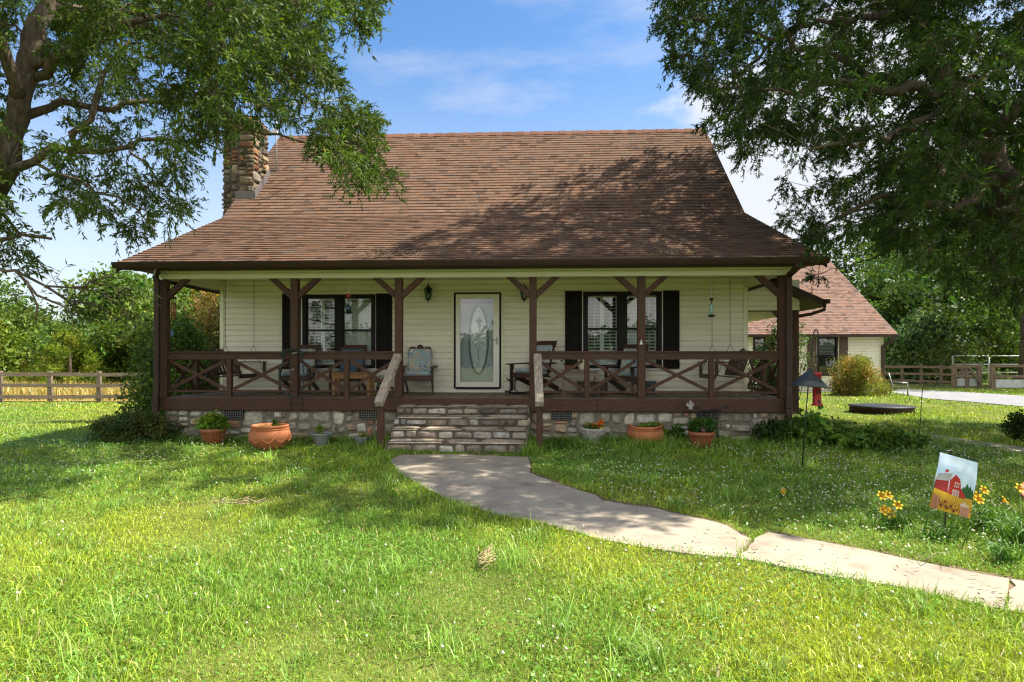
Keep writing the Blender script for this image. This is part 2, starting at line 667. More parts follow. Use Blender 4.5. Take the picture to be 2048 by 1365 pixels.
M_grass = mk_leaf('grass_blade', 0.28, 0.38, 0.36, (1.15, 1.2, 0.5))
M_petal = mk_leaf('petal', 0.3, 0.6, 0.2, (1.1, 1, 0.8))
M_glass = mk_glass('window_glass', boost=3.0)
M_doorglass = mk_glass('storm_glass', boost=3.8)
M_cushion = mk_cushion('patterned_cushion')
M_bluegrey = mk('blue_grey_cushion', (0.075, 0.12, 0.16), 0.9, 0.15, 12)
M_red = mk('red_plastic', (0.34, 0.018, 0.022), 0.35, 0.12, 4, spec=0.5)
M_print = mk('flag_print', None, 0.85, 0.10, 9, tint=True)
M_paint = mk('plain_tint', None, 0.55, 0.08, 9, tint=True)
M_copper = mk('copper_tube', (0.42, 0.15, 0.07), 0.35, 0.12, 5, metal=0.7)
M_feeder = mk_glass('feeder_glass', (0.55, 0.78, 0.72), boost=2.0)

# ------------------------------------------------------------------ the house: measures
YP, YW = 11.24, 13.13                 # porch front, house wall
XL, XR = -7.25, 4.55                  # wall ends
ZD, ZB, ZS = 0.85, 3.155, 3.31        # deck, beam underside, soffit
YE, YB, YR = 10.75, 13.9, 17.1        # eave, roof break, ridge
ZE, ZBR, ZR = 3.41, 4.99, 8.15
house = thing('farmhouse', 'cream sided farmhouse with brown shingle roof and full width brown timber porch', 'house', (-1.36, 12.2, 0), absolute=True)


def shingle_field(mb, p0, p1, q0, q1, row=0.142, thick=0.016, seed=1, base=(0.150, 0.091, 0.061)):
    """Laid tabs from the eave edge p0-p1 up to the edge q0-q1; each tab its own colour and a little lift."""
    rng = random.Random(seed)
    p0, p1, q0, q1 = map(Vector, (p0, p1, q0, q1))
    nrm = (p1 - p0).cross(q0 - p0).normalized()
    Ls = ((q0 + q1) / 2 - (p0 + p1) / 2).length
    nr = max(1, round(Ls / row))
    for i in range(nr):
        a, b = i / nr, (i + 1.04) / nr
        A0, A1, B0, B1 = p0.lerp(q0, a), p1.lerp(q1, a), p0.lerp(q0, min(b, 1)), p1.lerp(q1, min(b, 1))
        W = (A1 - A0).length
        x = -rng.random() * .3
        while x < W:
            w = rng.choice((.10, .14, .18, .22, .27))
            u0, u1 = max(0, x) / W, min(W, x + w) / W
            x += w
            if u1 - u0 < 1e-4:
                continue
            k = math.exp(rng.gauss(0, .07))
            if rng.random() < .14:
                k *= .66
            wr = rng.gauss(0, .05)
            tint = (base[0] * k * (1 + wr), base[1] * k, base[2] * k * (1 - wr))
            t = thick * rng.uniform(.85, 1.25)
            a0, a1, b0, b1 = A0.lerp(A1, u0), A0.lerp(A1, u1), B0.lerp(B1, u0), B0.lerp(B1, u1)
            up = nrm * t
            mb.quad(a0 + up, a1 + up, b1, b0, tint)
            mb.quad(a0, a1, a1 + up, a0 + up, tint)


def lap_siding(mb, x0, x1, z0, z1, holes=(), h=0.128, off=0.02, place=None):
    """Lapped boards on the plane y=0 facing -y, split round the holes (x0,x1,z0,z1); place maps (x, y, z) to the world."""
    P = place or (lambda x, y, z: (x, y, z))
    cuts = sorted({z0, z1} | {z0 + i * h for i in range(int((z1 - z0) / h) + 1)} | {z for q in holes for z in q[2:4] if z0 < z < z1})
    for za, zb in zip(cuts, cuts[1:]):
        if zb - za < 1e-4:
            continue
        zm = (za + zb) / 2
        c0 = z0 + math.floor((zm - z0) / h) * h
        def prof(z):
            t = (z - c0) / h
            return -(off if t < .62 else off * (1 - (t - .62) / .26) if t < .88 else -.016)
        xs = [(x0, x1)]
        for q in holes:
            if q[2] <= zm <= q[3]:
                nx = []
                for a, b in xs:
                    if q[1] <= a or q[0] >= b:
                        nx.append((a, b))
                    else:
                        if q[0] > a:
                            nx.append((a, q[0]))
                        if q[1] < b:
                            nx.append((q[1], b))
                xs = nx
        zc = [z for z in (c0 + .62 * h, c0 + .875 * h, c0 + .885 * h) if za < z < zb]
        zz = [za] + zc + [zb]
        for a, b in xs:
            for u, w in zip(zz, zz[1:]):
                mb.quad(P(a, prof(u), u), P(b, prof(u), u), P(b, prof(w), w), P(a, prof(w), w))
            if abs(za - c0) < 1e-6:
                mb.quad(P(a, .016, za), P(b, .016, za), P(b, -off, za), P(a, -off, za))


STONE = [(.30, .27, .215), (.24, .215, .17), (.36, .33, .27), (.27, .20, .135), (.32, .235, .155), (.20, .16, .125), (.40, .37, .32), (.24, .13, .085), (.31, .285, .245), (.27, .24, .18)]


def stone_face(mb, O, U, V, Nn, W, H, lo, hi, depth, seed, gap=0.006, pal=STONE, flat=4, bright=1.0, jit=.15):
    """Rubble masonry: the W x H face at O split into blocks, each a bulged, bumpy stone."""
    rng = random.Random(seed)
    O, U, V, Nn = Vector(O), Vector(U), Vector(V), Vector(Nn)
    rects, todo = [], [(0, 0, W, H)]
    while todo:
        x, y, w, h = todo.pop()
        mx_ = rng.uniform(lo, hi)
        if w > h * 1.25 and w > mx_ * 1.3 or w > mx_ * 2:
            c = w * rng.uniform(.34, .66)
            todo += [(x, y, c, h), (x + c, y, w - c, h)]
        elif h > mx_ * .8:
            c = h * rng.uniform(.34, .66)
            todo += [(x, y, w, c), (x, y + c, w, h - c)]
        else:
            rects.append((x, y, w, h))
    for x, y, w, h in rects:
        col = rng.choice(pal)
        k = math.exp(rng.gauss(0, .22)) * bright
        tint = tuple(min(.7, c * k) for c in col)
        j = min(w, h) * jit
        e = min(gap / 2 + .004, w * .2, h * .2)
        cs = [(x + e, y + e), (x + w - e, y + e), (x + w - e, y + h - e), (x + e, y + h - e)]
        cs = [(a + rng.uniform(-.2, 1) * j * (1 if a < x + w / 2 else -1), b + rng.uniform(-.2, 1) * j * (1 if b < y + h / 2 else -1)) for a, b in cs]
        n, b0 = 8, len(mb.v)
        d = depth * rng.uniform(.55, 1.1)
        sx, sy, ph = rng.uniform(-.3, .3), rng.uniform(-.3, .3), rng.random() * 50
        for i in range(n + 1):
            for q in range(n + 1):
                u, v = i / n, q / n
                # round the outline a little
                cu, cv = 2 * u - 1, 2 * v - 1
                r = 1 - .11 * (abs(cu) * abs(cv)) ** 2
                uu, vv = (cu * r + 1) / 2, (cv * r + 1) / 2
                a = (cs[0][0] * (1 - uu) + cs[1][0] * uu) * (1 - vv) + (cs[3][0] * (1 - uu) + cs[2][0] * uu) * vv
                b = (cs[0][1] * (1 - uu) + cs[1][1] * uu) * (1 - vv) + (cs[3][1] * (1 - uu) + cs[2][1] * uu) * vv
                bulge = (1 - abs(cu) ** flat) ** .6 * (1 - abs(cv) ** flat) ** .6
                hh = d * bulge * (1 + sx * cu + sy * cv + .42 * noise.noise((a * 13 + ph, b * 13, ph)) + .34 * noise.noise((a * 34 + ph, b * 34, ph)))
                mb.v.append(tuple(O + U * a + V * b + Nn * hh))
        for i in range(n):
            for q in range(n):
                mb.face((b0 + i * (n + 1) + q, b0 + (i + 1) * (n + 1) + q, b0 + (i + 1) * (n + 1) + q + 1, b0 + i * (n + 1) + q + 1), True, tint)


# ------------------------------------------------------------------ roof
rf = MB()
eL, eR = Vector((-7.93, YE, ZE)), Vector((5.10, YE, ZE))
bL, bR = Vector((-7.64, YB, ZBR)), Vector((4.74, YB, ZBR))
rL, rR = Vector((-7.64, YR, ZR)), Vector((4.74, YR, ZR))
shingle_field(rf, eL, eR, bL, bR, seed=3)
shingle_field(rf, bL, bR, rL, rR, seed=4)
D_ = Vector((0, 0, -0.10))
rf.tint = (.2, .1, .06)
bk = [Vector((x, 2 * YR - y, z)) for x, y, z in (rR, bR, eR)], [Vector((x, 2 * YR - y, z)) for x, y, z in (rL, bL, eL)]
for i in range(2):
    rf.quad(bk[0][i], bk[0][i + 1], bk[1][i + 1], bk[1][i])
# ridge caps
x = rL.x
k = 0
while x < rR.x:
    w = min(.2, rR.x - x)
    c = .75 + .3 * random.random()
    t = (.17 * c, .085 * c, .055 * c)
    lift = .03 + .012 * (k % 2)
    for s in (-1, 1):
        rf.quad((x, YR + s * .15, ZR - .148 + lift), (x + w, YR + s * .15, ZR - .148 + lift), (x + w, YR, ZR + lift), (x, YR, ZR + lift), t)
        rf.quad((x, YR + s * .15, ZR - .16), (x + w, YR + s * .15, ZR - .16), (x + w, YR + s * .15, ZR - .148 + lift), (x, YR + s * .15, ZR - .148 + lift), t)
    x += w
    k += 1
roof = rf.build('roof', M_shingle, house)

rk = MB()      # rake boards and underside
for lst, s in (((eL, bL, rL), -1), ((eR, bR, rR), 1)):
    for a, b in zip(lst, lst[1:]):
        o = Vector((s * .004, 0, -.012))
        rk.extrude([a + o, b + o, b + o + Vector((0, 0, -.17)), a + o + Vector((0, 0, -.17))], (s * .022, 0, 0))
        a2, b2 = (Vector((p.x, 2 * YR - p.y, p.z)) for p in (a, b))
        rk.extrude([a2 + o, b2 + o, b2 + o + Vector((0, 0, -.17)), a2 + o + Vector((0, 0, -.17))], (s * .022, 0, 0))
ins = Vector((.02, 0, 0))
rk.quad(bL + D_ + ins, bR + D_ - ins, eR + D_ - ins, eL + D_ + ins)
rk.quad(rL + D_ + ins, rR + D_ - ins, bR + D_ - ins, bL + D_ + ins)
rk.build('rake_board', M_brown_metal, roof)

gt = MB()
prof = [(10.745, 3.395), (10.745, 3.30), (10.66, 3.285), (10.635, 3.33), (10.615, 3.375), (10.615, 3.40), (10.632, 3.40), (10.632, 3.378), (10.665, 3.31), (10.735, 3.32), (10.735, 3.395)]
gt.extrude([(eL.x - .02, y, z) for y, z in prof], (eR.x - eL.x + .04, 0, 0))
gt.span(eL.x, eR.x, 10.747, 10.77, 3.27, 3.395)
gt.build('gutter', M_brown_metal, house)

sf = MB()
x = -7.85
while x < 5.0:
    sf.span(x, x + .095, 10.772, 11.16, ZS - .006, ZS + .006)
    x += .1
sf.span(-7.85, 5.0, 10.772, 11.16, ZS + .012, ZS + .02)
# side eaves
for x0, x1 in ((-7.80, -7.30), (4.62, 4.98)):
    y = 11.2
    while y < 13.6:
        sf.span(x0, x1, y, y + .09, ZS + .0, ZS + .012)
        y += .1
sf.build('soffit', M_soffit, house)

bm = MB()
bm.span(-7.36, 4.68, 11.17, 11.33, ZB, ZS, .008)
bm.span(-7.36, 4.68, 11.150, 11.172, ZB + .02, ZB + .10, .004)
bm.build('beam', M_cream, house)
for x0, x1 in ((-7.36, -7.24), (4.50, 4.62)):
    sb = MB()
    sb.span(x0, x1, 11.335, YW - .03, ZB, ZS + .05)
    sb.build('side_beam', M_cream, house)
for x0, x1 in ((-7.43, -7.365), (4.625, 4.69)):
    sb = MB()
    sb.span(x0, x1, 11.335, YW + .3, ZB - .055, ZB + .09)
    sb.build('side_fascia', M_brown_metal, house)

cl = MB()
y = 11.335
while y < YW - .05:
    cl.span(-7.24, 4.50, y, y + .092, ZS + .045, ZS + .06)
    y += .1
cl.build('porch_ceiling', M_ceiling, house)

# ------------------------------------------------------------------ walls
def wrect(px0, px1, py0, py1):
    a, b = at(px0, py0, YW), at(px1, py1, YW)
    return (a.x, b.x, b.z, a.z)


WIN1, WIN2, DOOR = wrect(606, 752, 590, 737), wrect(1166, 1323, 584, 737), wrect(909, 1002, 586, 776)
wl = MB()
lap_siding(wl, XL + .07, XR - .07, ZD, ZS + .045, (WIN1, WIN2, DOOR), place=lambda x, y, z: (x, YW + y, z))
# right and left gable walls, back wall
lap_siding(wl, YW, 20.9, 0.55, 4.39, (), place=lambda x, y, z: (XR - y, x, z))
lap_siding(wl, -20.9, -YW, 0.55, 4.39, (), place=lambda x, y, z: (XL + y, -x, z))
for X in (XL, XR):
    wl.poly([(X, YW, 4.38), (X, 2 * YR - YW, 4.38), (X, 2 * YR - YB, ZBR - .15), (X, YR, ZR - .15), (X, YB, ZBR - .15)])
wl.span(XL, XR, 20.9, 20.95, 0.4, 4.38)
wall = wl.build('wall', M_siding, house)
ct = MB()
for x0, x1 in ((XL, XL + .085), (XR - .085, XR)):
    ct = MB()
    ct.span(x0, x1, YW - .034, YW, ZD + .003, ZS + .04)
    ct.build('corner_trim', M_cream, wall)
for q in (WIN1, WIN2, DOOR):
    rm = MB()
    x0, x1, z0, z1 = q[0] - .3, q[1] + .3, q[2] - .1, q[3] + .1
    y0, y1 = YW + .18, YW + 1.6
    rm.quad((x0, y1, z0), (x1, y1, z0), (x1, y1, z1), (x0, y1, z1))
    rm.quad((x0, y0, z0), (x0, y1, z0), (x0, y1, z1), (x0, y0, z1))
    rm.quad((x1, y0, z0), (x1, y1, z0), (x1, y1, z1), (x1, y0, z1))
    rm.quad((x0, y0, z0), (x1, y0, z0), (x1, y1, z0), (x0, y1, z0))
    rm.quad((x0, y0, z1), (x1, y0, z1), (x1, y1, z1), (x0, y1, z1))
    for a, b, c, d in ((x0, q[0], z0, z1), (q[1], x1, z0, z1), (q[0], q[1], z0, q[2]), (q[0], q[1], q[3], z1)):
        rm.quad((a, y0, c), (b, y0, c), (b, y0, d), (a, y0, d))
        pass
    for a, b, c, d in ((q[0], q[0], q[2], q[3]), (q[1], q[1], q[2], q[3])):
        rm.quad((a, YW, c), (a, y0, c), (a, y0, d), (a, YW, d))
    rm.build('room_lining', M_room, house)


def make_window(q, panels, y=YW):
    """Double window: dark frame, two sashes each with a meeting rail and glass, white louvred shutters inside."""
    x0, x1, z0, z1 = q
    xm = (x0 + x1) / 2
    f = MB()
    e = .085
    f.span(x0, x1, y - .045, y + .08, z1 - e, z1, .004)
    f.span(x0, x1, y - .055, y + .08, z0, z0 + e * .9, .004)
    f.span(x0, x0 + e, y - .045, y + .08, z0 + e * .9, z1 - e, .004)
    f.span(x1 - e, x1, y - .045, y + .08, z0 + e * .9, z1 - e, .004)
    f.span(xm - .085, xm + .085, y - .04, y + .08, z0 + e * .9, z1 - e, .004)
    w = f.build('window', M_dark, house)
    s = MB()
    zm = z0 + (z1 - z0) * .515
    for a, b in ((x0 + e, xm - .085), (xm + .085, x1 - e)):
        s.span(a, b, y - .01, y + .04, zm - .022, zm + .022)
        s.span(a, a + .025, y - .012, y + .04, z0 + e * .9, z1 - e)
        s.span(b - .025, b, y - .012, y + .04, z0 + e * .9, z1 - e)
    s.build('sash', M_dark, w)
    g = MB()
    for a, b in ((x0 + e, xm - .085), (xm + .085, x1 - e)):
        g.quad((a + .02, y + .012, z0 + e), (b - .02, y + .012, z0 + e), (b - .02, y + .012, z1 - e), (a + .02, y + .012, z1 - e))
    g.build('pane', M_glass, w)
    v = MB()
    n = 0
    for a, b in ((x0 + e, xm - .085), (xm + .085, x1 - e)):
        for i in range(2):
            c0, c1 = a + (b - a) * i / 2, a + (b - a) * (i + 1) / 2
            tilt = panels[n]
            n += 1
            v.span(c0 + .002, c0 + .045, y + .10, y + .125, z0 + .06, z1 - .06, .004)
            v.span(c1 - .045, c1 - .002, y + .10, y + .125, z0 + .06, z1 - .06, .004)
            v.span(c0 + .045, c1 - .045, y + .10, y + .125, z1 - .13, z1 - .06, .004)
            v.span(c0 + .045, c1 - .045, y + .10, y + .125, z0 + .06, z0 + .15, .004)
            z = z0 + .18
            while z < z1 - .15:
                v.box(((c0 + c1) / 2, y + .113, z), (c1 - c0 - .09, .074, .008), Matrix.Rotation(math.radians(tilt), 3, 'X'))
                z += .072
            v.span((c0 + c1) / 2 - .005, (c0 + c1) / 2 + .005, y + .072, y + .08, z0 + .17, z1 - .15)
    v.build('louvred_shutters', M_louver, w)
    t = MB()
    for a, b in ((x0 - .028, x0 - .004), (x1 + .004, x1 + .028)):
        t.span(a, b, y - .048, y, z0 - .02, z1)
    t.span(x0 - .028, x1 + .028, y - .06, y, z0 - .045, z0 - .004)
    t.build('casing', M_white, w)
    return w


make_window(WIN1, (24, 24, 66, 74))
make_window(WIN2, (22, 22, 62, 24))


def shutter(px0, px1, py0, py1):
    x0, x1, z0, z1 = wrect(px0, px1, py0, py1)
    m = MB()
    y = YW - .022
    m.span(x0, x1, y - .018, y + .01, z0, z1)
    s = .065
    m.span(x0, x0 + s, y - .034, y - .018, z0, z1, .005)
    m.span(x1 - s, x1, y - .034, y - .018, z0, z1, .005)
    zs = [z0, z0 + .1, (z0 + z1) / 2 - .05, (z0 + z1) / 2 + .05, z1 - .09, z1]
    for i in (0, 2, 4):
        m.span(x0 + s, x1 - s, y - .034, y - .018, zs[i], zs[i + 1], .005)
    for i in (1, 3):
        m.span(x0 + s + .03, x1 - s - .03, y - .028, y - .018, zs[i] + .03, zs[i + 1] - .03, .008)
    m.build('shutter', M_black, house)


for a in ((566, 603, 588, 738), (753, 785, 588, 738), (1130, 1164, 583, 738), (1325, 1358, 582, 738)):
    shutter(*a)

# ------------------------------------------------------------------ front door
x0, x1, z0, z1 = DOOR
m = MB()
for a, b, c, d in ((x0 - .008, x0 + .03, z0, z1), (x1 - .03, x1 + .008, z0, z1), (x0 + .03, x1 - .03, z1 - .03, z1), (x0 + .03, x1 - .03, z0 - .03, z0 + .012)):
    m.span(a, b, YW - .055, YW + .06, c, d)
door = m.build('front_door', M_dark, house)
m = MB()
for a, b in ((x0 - .06, x0 - .010), (x1 + .010, x1 + .06)):
    m.span(a, b, YW - .045, YW, z0, z1 + .04)
m.span(x0 - .010, x1 + .010, YW - .045, YW, z1 + .002, z1 + .04)
m.build('door_casing', M_cream, door)
i0, i1, j0, j1 = x0 + .034, x1 - .034, z0 + .016, z1 - .034
gx0, gx1, gz0, gz1 = i0 + .10, i1 - .135, j0 + .115, j1 - .105
m = MB()
m.span(i0, gx0, YW - .05, YW - .01, j0, j1, .006)
m.span(gx1, i1, YW - .05, YW - .01, j0, j1, .006)
m.span(gx0, gx1, YW - .05, YW - .01, j0, gz0, .006)
m.span(gx0, gx1, YW - .05, YW - .01, gz1, j1, .006)
m.build('storm_frame', mk('storm_frame_paint', (0.80, 0.78, 0.68), 0.4, 0.04, 2), door)
m = MB()
m.quad((gx0, YW - .03, gz0), (gx1, YW - .03, gz0), (gx1, YW - .03, gz1), (gx0, YW - .03, gz1))
m.build('storm_pane', M_doorglass, door)
m = MB()
m.span(gx0 - .01, gx1 + .01, YW - .026, YW - .012, gz1 - .10, gz1 + .01)
m.build('screen_cassette', M_dark, door)
m = MB()
yi = YW + .09
ocx, oz0, oz1 = at(957, 0, yi).x, at(957, 747, yi).z, at(957, 613, yi).z
oa, ob, ocz = .20, (oz1 - oz0) / 2, (oz0 + oz1) / 2
n = 48
ring = lambda k, s: (ocx + oa * s * math.cos(2 * math.pi * k / n), ocz + (ob + (s - 1) * oa) * math.sin(2 * math.pi * k / n))
# slab with an oval opening
b0 = len(m.v)
out = []
for k in range(n):
    c, s_ = math.cos(2 * math.pi * k / n), math.sin(2 * math.pi * k / n)
    t = min((i1 - i0) / 2 / max(abs(c), 1e-6), (j1 - j0) / 2 / max(abs(s_) , 1e-6))
    out.append(((i0 + i1) / 2 + c * t, (j0 + j1) / 2 + s_ * t))
for k in range(n):
    k2 = (k + 1) % n
    a, b = ring(k, 1.0), ring(k2, 1.0)
    m.quad((a[0], yi, a[1]), (b[0], yi, b[1]), (out[k2][0], yi, out[k2][1]), (out[k][0], yi, out[k][1]))
m.build('inner_door', mk('white_door', (0.42, 0.44, 0.49), 0.4, 0.04, 2), door)
m = MB()
pts = [(ring(k % n, 1.04)[0], yi - .012, ring(k % n, 1.04)[1]) for k in range(n + 1)]
m.tube(pts, .022, 8, False)
m.build('oval_moulding', mk('oval_trim', (0.20, 0.22, 0.26), 0.4, 0.05, 2), door)
m = MB()
m.poly([(ring(k, 1.0)[0], yi + .02, ring(k, 1.0)[1]) for k in range(n)])
m.build('oval_pane', mk('frosted_pane', (0.68, 0.73, 0.74), 0.10, 0.15, 40, spec=0.9), door)
def lead(*p):
    m = MB()
    m.tube([(ocx + a * oa, yi + .008, ocz + b * ob) for a, b in p], .0055, 5)
    m.build('lead_strip', M_galv, door)
for dz in (-.12, .0):
    lead((-.42, dz), (0, dz + .22), (.42, dz), (0, dz - .22), (-.42, dz))
lead((-.15, -.72), (0, -.60), (.15, -.72), (0, -.84), (-.15, -.72))
lead((0, -.34), (0, -.60))
lead((-.55, .80), (-.2, .86), (.3, .84), (.58, .78))
m = MB()
m.extrude([(ocx + u * oa + .01, yi - .004, ocz + ob * .52 + w * ob) for u, w in ((.05, -.26), (.2, -.13), (.16, -.03), (.36, .03), (.26, .10), (.10, .06), (.05, .16), (-.05, .15), (-.1, .05), (-.30, .10), (-.36, .02), (-.16, -.03), (-.08, -.14))], (0, .012, 0))
m.build('door_ornament', mk('ornament', (0.22, 0.20, 0.14), 0.5, 0.2, 20), door)
m = MB()
hx, hz = at(994, 0, YW).x, at(994, 681, YW).z
m.span(hx - .012, hx + .02, YW - .062, YW - .051, hz - .1, hz + .07, .004)
m.tube([(hx, YW - .05, hz), (hx, YW - .1, hz), (hx - .06, YW - .105, hz), (hx - .1, YW - .1, hz + .006)], [.009, .009, .008, .006], 8)
m.build('handle', M_steel, door)
m = MB()
bx = at(1006.5, 665, YW)
m.span(bx.x - .016, bx.x + .016, YW - .04, YW - .021, bx.z - .035, bx.z + .035, .005)
m.build('doorbell', M_brass, house)

# wall lanterns
for px in (859, 1048.5):
    c = at(px, 590, YW)
    m = MB()
    X, Z = c.x, c.z - .0
    y = YW - .16
    m.lathe((X, YW - .022, Z + .08), [(.0, -.0), (.05, 0), (.055, .012), (.03, .025), (0, .03)], 16, Matrix.Rotation(math.radians(90), 3, 'X'))
    m.tube([(X, YW - .03, Z + .08), (X, YW - .09, Z + .20), (X, y - .01, Z + .235), (X, y, Z + .20)], .011, 8)
    m.lathe((X, y, Z), [(.0, .235), (.012, .23), (.008, .20), (.02, .185), (.045, .165), (.088, .115), (.10, .095), (.088, .09), (.0, .088)], 8, smooth=False)
    m.lathe((X, y, Z), [(.0, -.20), (.008, -.19), (.014, -.17), (.008, -.155), (.03, -.14), (.055, -.12), (.06, -.105), (0, -.104)], 8, smooth=False)
    for k in range(6):
        t = math.pi * 2 * k / 6 + .26
        c_, s_ = math.cos(t), math.sin(t)
        m.tube([(X + .055 * c_, y + .055 * s_, Z - .105), (X + .078 * c_, y + .078 * s_, Z), (X + .086 * c_, y + .086 * s_, Z + .095)], .006, 5)
    ln = m.build('wall_lantern', M_iron, house)
    g = MB()
    g.lathe((X, y, Z), [(.048, -.10), (.07, 0), (.078, .088)], 6, smooth=False)
    g.build('lantern_glass', M_feeder, ln)

# ------------------------------------------------------------------ porch
m = MB()
x = -7.32
while x < 4.62:
    c = .8 + .4 * random.random()
    m.tint = (c, c, c)
    m.span(x, x + .133, 11.212, YW - .002, ZD - .03, ZD + .004 * random.random() - .002)
    x += .14
m.build('porch_deck', M_deck, house)
m = MB()
for a, b in ((-7.36, 1.10), (1.103, 4.68)):
    m.span(a, b, 11.165, 11.21, .605, ZD - .004, .006)
m.span(-7.36, -7.322, 11.212, YW, .605, ZD - .004)
m.span(4.642, 4.68, 11.212, YW, .605, ZD - .004)
m.build('rim_board', M_brown, house)

PX = [330, 590.5, 798, 1066, 1282.5, 1564]
POST = [at(p, 700, 11.27).x for p in PX]
for X in POST:
    m = MB()
    m.span(X - .07, X + .07, 11.20, 11.34, ZD, ZB - .002, .008)
    m.build('post', M_brown_v, house)
for i, X in enumerate(POST):
    for s in (-1, 1):
        if (i == 0 and s < 0) or (i == 5 and s > 0):
            continue
        m = MB()
        a, b = Vector((X + s * .06, 11.27, 2.80)), Vector((X + s * .45, 11.27, ZB + .03))
        dx, dz = .105, .105
        m.extrude([(a.x, 11.225, a.z - .06), (a.x, 11.225, a.z + .09), (b.x - s * .09, 11.225, ZB - .003), (b.x + s * .06, 11.225, ZB - .003)], (0, .085, 0))
        m.build('knee_brace', M_brown, house)
for X, s in ((POST[0], 1), (POST[5], -1)):
    m = MB()
    m.extrude([(X - .04, 11.34, 2.74), (X - .04, 11.34, 2.89), (X - .04, 11.70, ZB - .003), (X - .04, 11.85, ZB - .003)], (.085, 0, 0))
    m.build('knee_brace', M_brown, house)

ZT, ZU, ZL0, ZL1 = 1.745, 1.585, .945, .99


def railing(xa, xb, y=11.27, axis='x'):
    """One bay: top board with a cap, bottom rail, two X braces round a middle post."""
    P = (lambda u, w, z: (u, y + w, z)) if axis == 'x' else (lambda u, w, z: (y + w, u, z))
    def bar(u0, u1, w0, w1, z0, z1, e=.004):
        a, b = P(u0, w0, z0), P(u1, w1, z1)
        m.span(min(a[0], b[0]), max(a[0], b[0]), min(a[1], b[1]), max(a[1], b[1]), z0, z1, e)
    m = MB()
    bar(xa, xb, -.04, .0, ZU, ZT - .035)
    bar(xa, xb, -.065, .07, ZT - .034, ZT)
    bar(xa, xb, -.02, .02, ZL0, ZL1)
    r = m.build('railing', M_brown, house)
    xm = (xa + xb) / 2
    m = MB()
    bar(xm - .048, xm + .048, -.045, .045, ZD + .003, ZU - .002 if False else ZU + .02)
    m.build('middle_post', M_brown_v, r)
    m = MB()
    for a, b in ((xa, xm - .05), (xm + .05, xb)):
        for k, (za, zb) in enumerate(((ZU, ZL1), (ZL1, ZU))):
            off = -.012 + .024 * k
            p0, p1 = Vector(P(a + .03, off, za - .02 * (1 if za > zb else -1))), Vector(P(b - .03, off, zb + .02 * (1 if za > zb else -1)))
            m.beam(p0, p1, .022, .062)
    m.build('cross_brace', M_brown, r)


for i in (0, 1, 3, 4):
    railing(POST[i] + .07, POST[i + 1] - .07)
for X in (-7.27, 4.56):
    railing(11.34, YW - .04, X, 'y')

# foundation of stone
m = MB()
m.span(-7.34, 4.66, 11.28, 11.32, -.25, .604)
m.span(-7.34, -7.30, 11.32, YW, -.25, .604)
m.span(4.62, 4.66, 11.32, YW, -.25, .604)
m.span(XL, XR, YW + .05, 20.9, -.4, .56)
fd = m.build('foundation', M_mortar, house)
m = MB()
stone_face(m, (-7.34, 11.279, -.06), (1, 0, 0), (0, 0, 1), (0, -1, 0), 12.0, .66, .18, .46, .05, 5, flat=7, bright=1.3, jit=.24)
stone_face(m, (-7.341, 13.1, -.06), (0, -1, 0), (0, 0, 1), (-1, 0, 0), 1.8, .66, .16, .42, .05, 6)
stone_face(m, (4.661, 11.29, -.06), (0, 1, 0), (0, 0, 1), (1, 0, 0), 1.8, .66, .16, .42, .05, 7)
m.build('fieldstone', M_stone, fd)
for px, py in ((466, 829), (737, 829), (1124, 831), (1413, 833)):
    c = at(px, py, 11.2)
    m = MB()
    m.span(c.x - .185, c.x + .185, 11.215, 11.275, c.z - .085, c.z + .085)
    v = m.build('foundation_vent', M_dark, house)
    m = MB()
    for k in range(9):
        x = c.x - .185 + .37 * k / 8
        m.span(x - .004, x + .004, 11.203, 11.213, c.z - .085, c.z + .085)
    for k in range(5):
        z = c.z - .085 + .17 * k / 4
        m.span(c.x - .19, c.x + .19, 11.199, 11.2025, z - .004, z + .004)
    m.build('grille', M_ventgrey, v)

# stone steps
stp = MB()
stn = MB()
tops = [.19, .375, .555, .725]
fr = [9.98, 10.30, 10.62, 10.92]
lx, rx = [770, 778, 787, 794], [1054, 1056, 1058, 1059]
BR = [(.21, .155, .115), (.27, .20, .14), (.16, .13, .105), (.30, .26, .20), (.33, .29, .24), (.27, .22, .16), (.31, .20, .11), (.13, .105, .09), (.30, .28, .25), (.25, .22, .18)]
TR = [(.33, .265, .20), (.28, .225, .17), (.35, .29, .225), (.25, .20, .155)]
for i in range(4):
    a, b = at(lx[i], 800, fr[i]).x, at(rx[i], 800, fr[i]).x
    zb = tops[i - 1] - .02 if i else -.1
    yb = 11.16
    stp.span(a + .02, b - .02, fr[i] + .012, yb, zb, tops[i] - .004)
    h = tops[i] - (tops[i - 1] if i else -.02)
    stone_face(stn, (a, fr[i] + .014, tops[i] - h), (1, 0, 0), (0, 0, 1), (0, -1, 0), b - a, h - .04, .16, .60, .05, 140 + i, pal=BR, flat=5, bright=1.12, jit=.2)
    stone_face(stn, (a, fr[i] + .02, tops[i] - .046), (1, 0, 0), (0, 0, 1), (0, -1, 0), b - a, .046, .8, 1.5, .04, 70 + i, pal=TR, flat=6, bright=1.1)
    dp = (fr[i + 1] if i < 3 else 11.16) - fr[i] + .03
    stone_face(stn, (a, fr[i] - .004, tops[i] - .006), (1, 0, 0), (0, 1, 0), (0, 0, 1), b - a, dp, .5, .95, .014, 50 + i, pal=TR, flat=10, bright=1.25)
    stone_face(stn, (b - .022, fr[i], tops[i] - h), (0, 1, 0), (0, 0, 1), (1, 0, 0), yb - fr[i], h, .2, .4, .035, 60 + i, pal=BR, flat=3)
    stone_face(stn, (a + .022, yb, tops[i] - h), (0, -1, 0), (0, 0, 1), (-1, 0, 0), yb - fr[i], h, .2, .4, .035, 65 + i, pal=BR, flat=3)
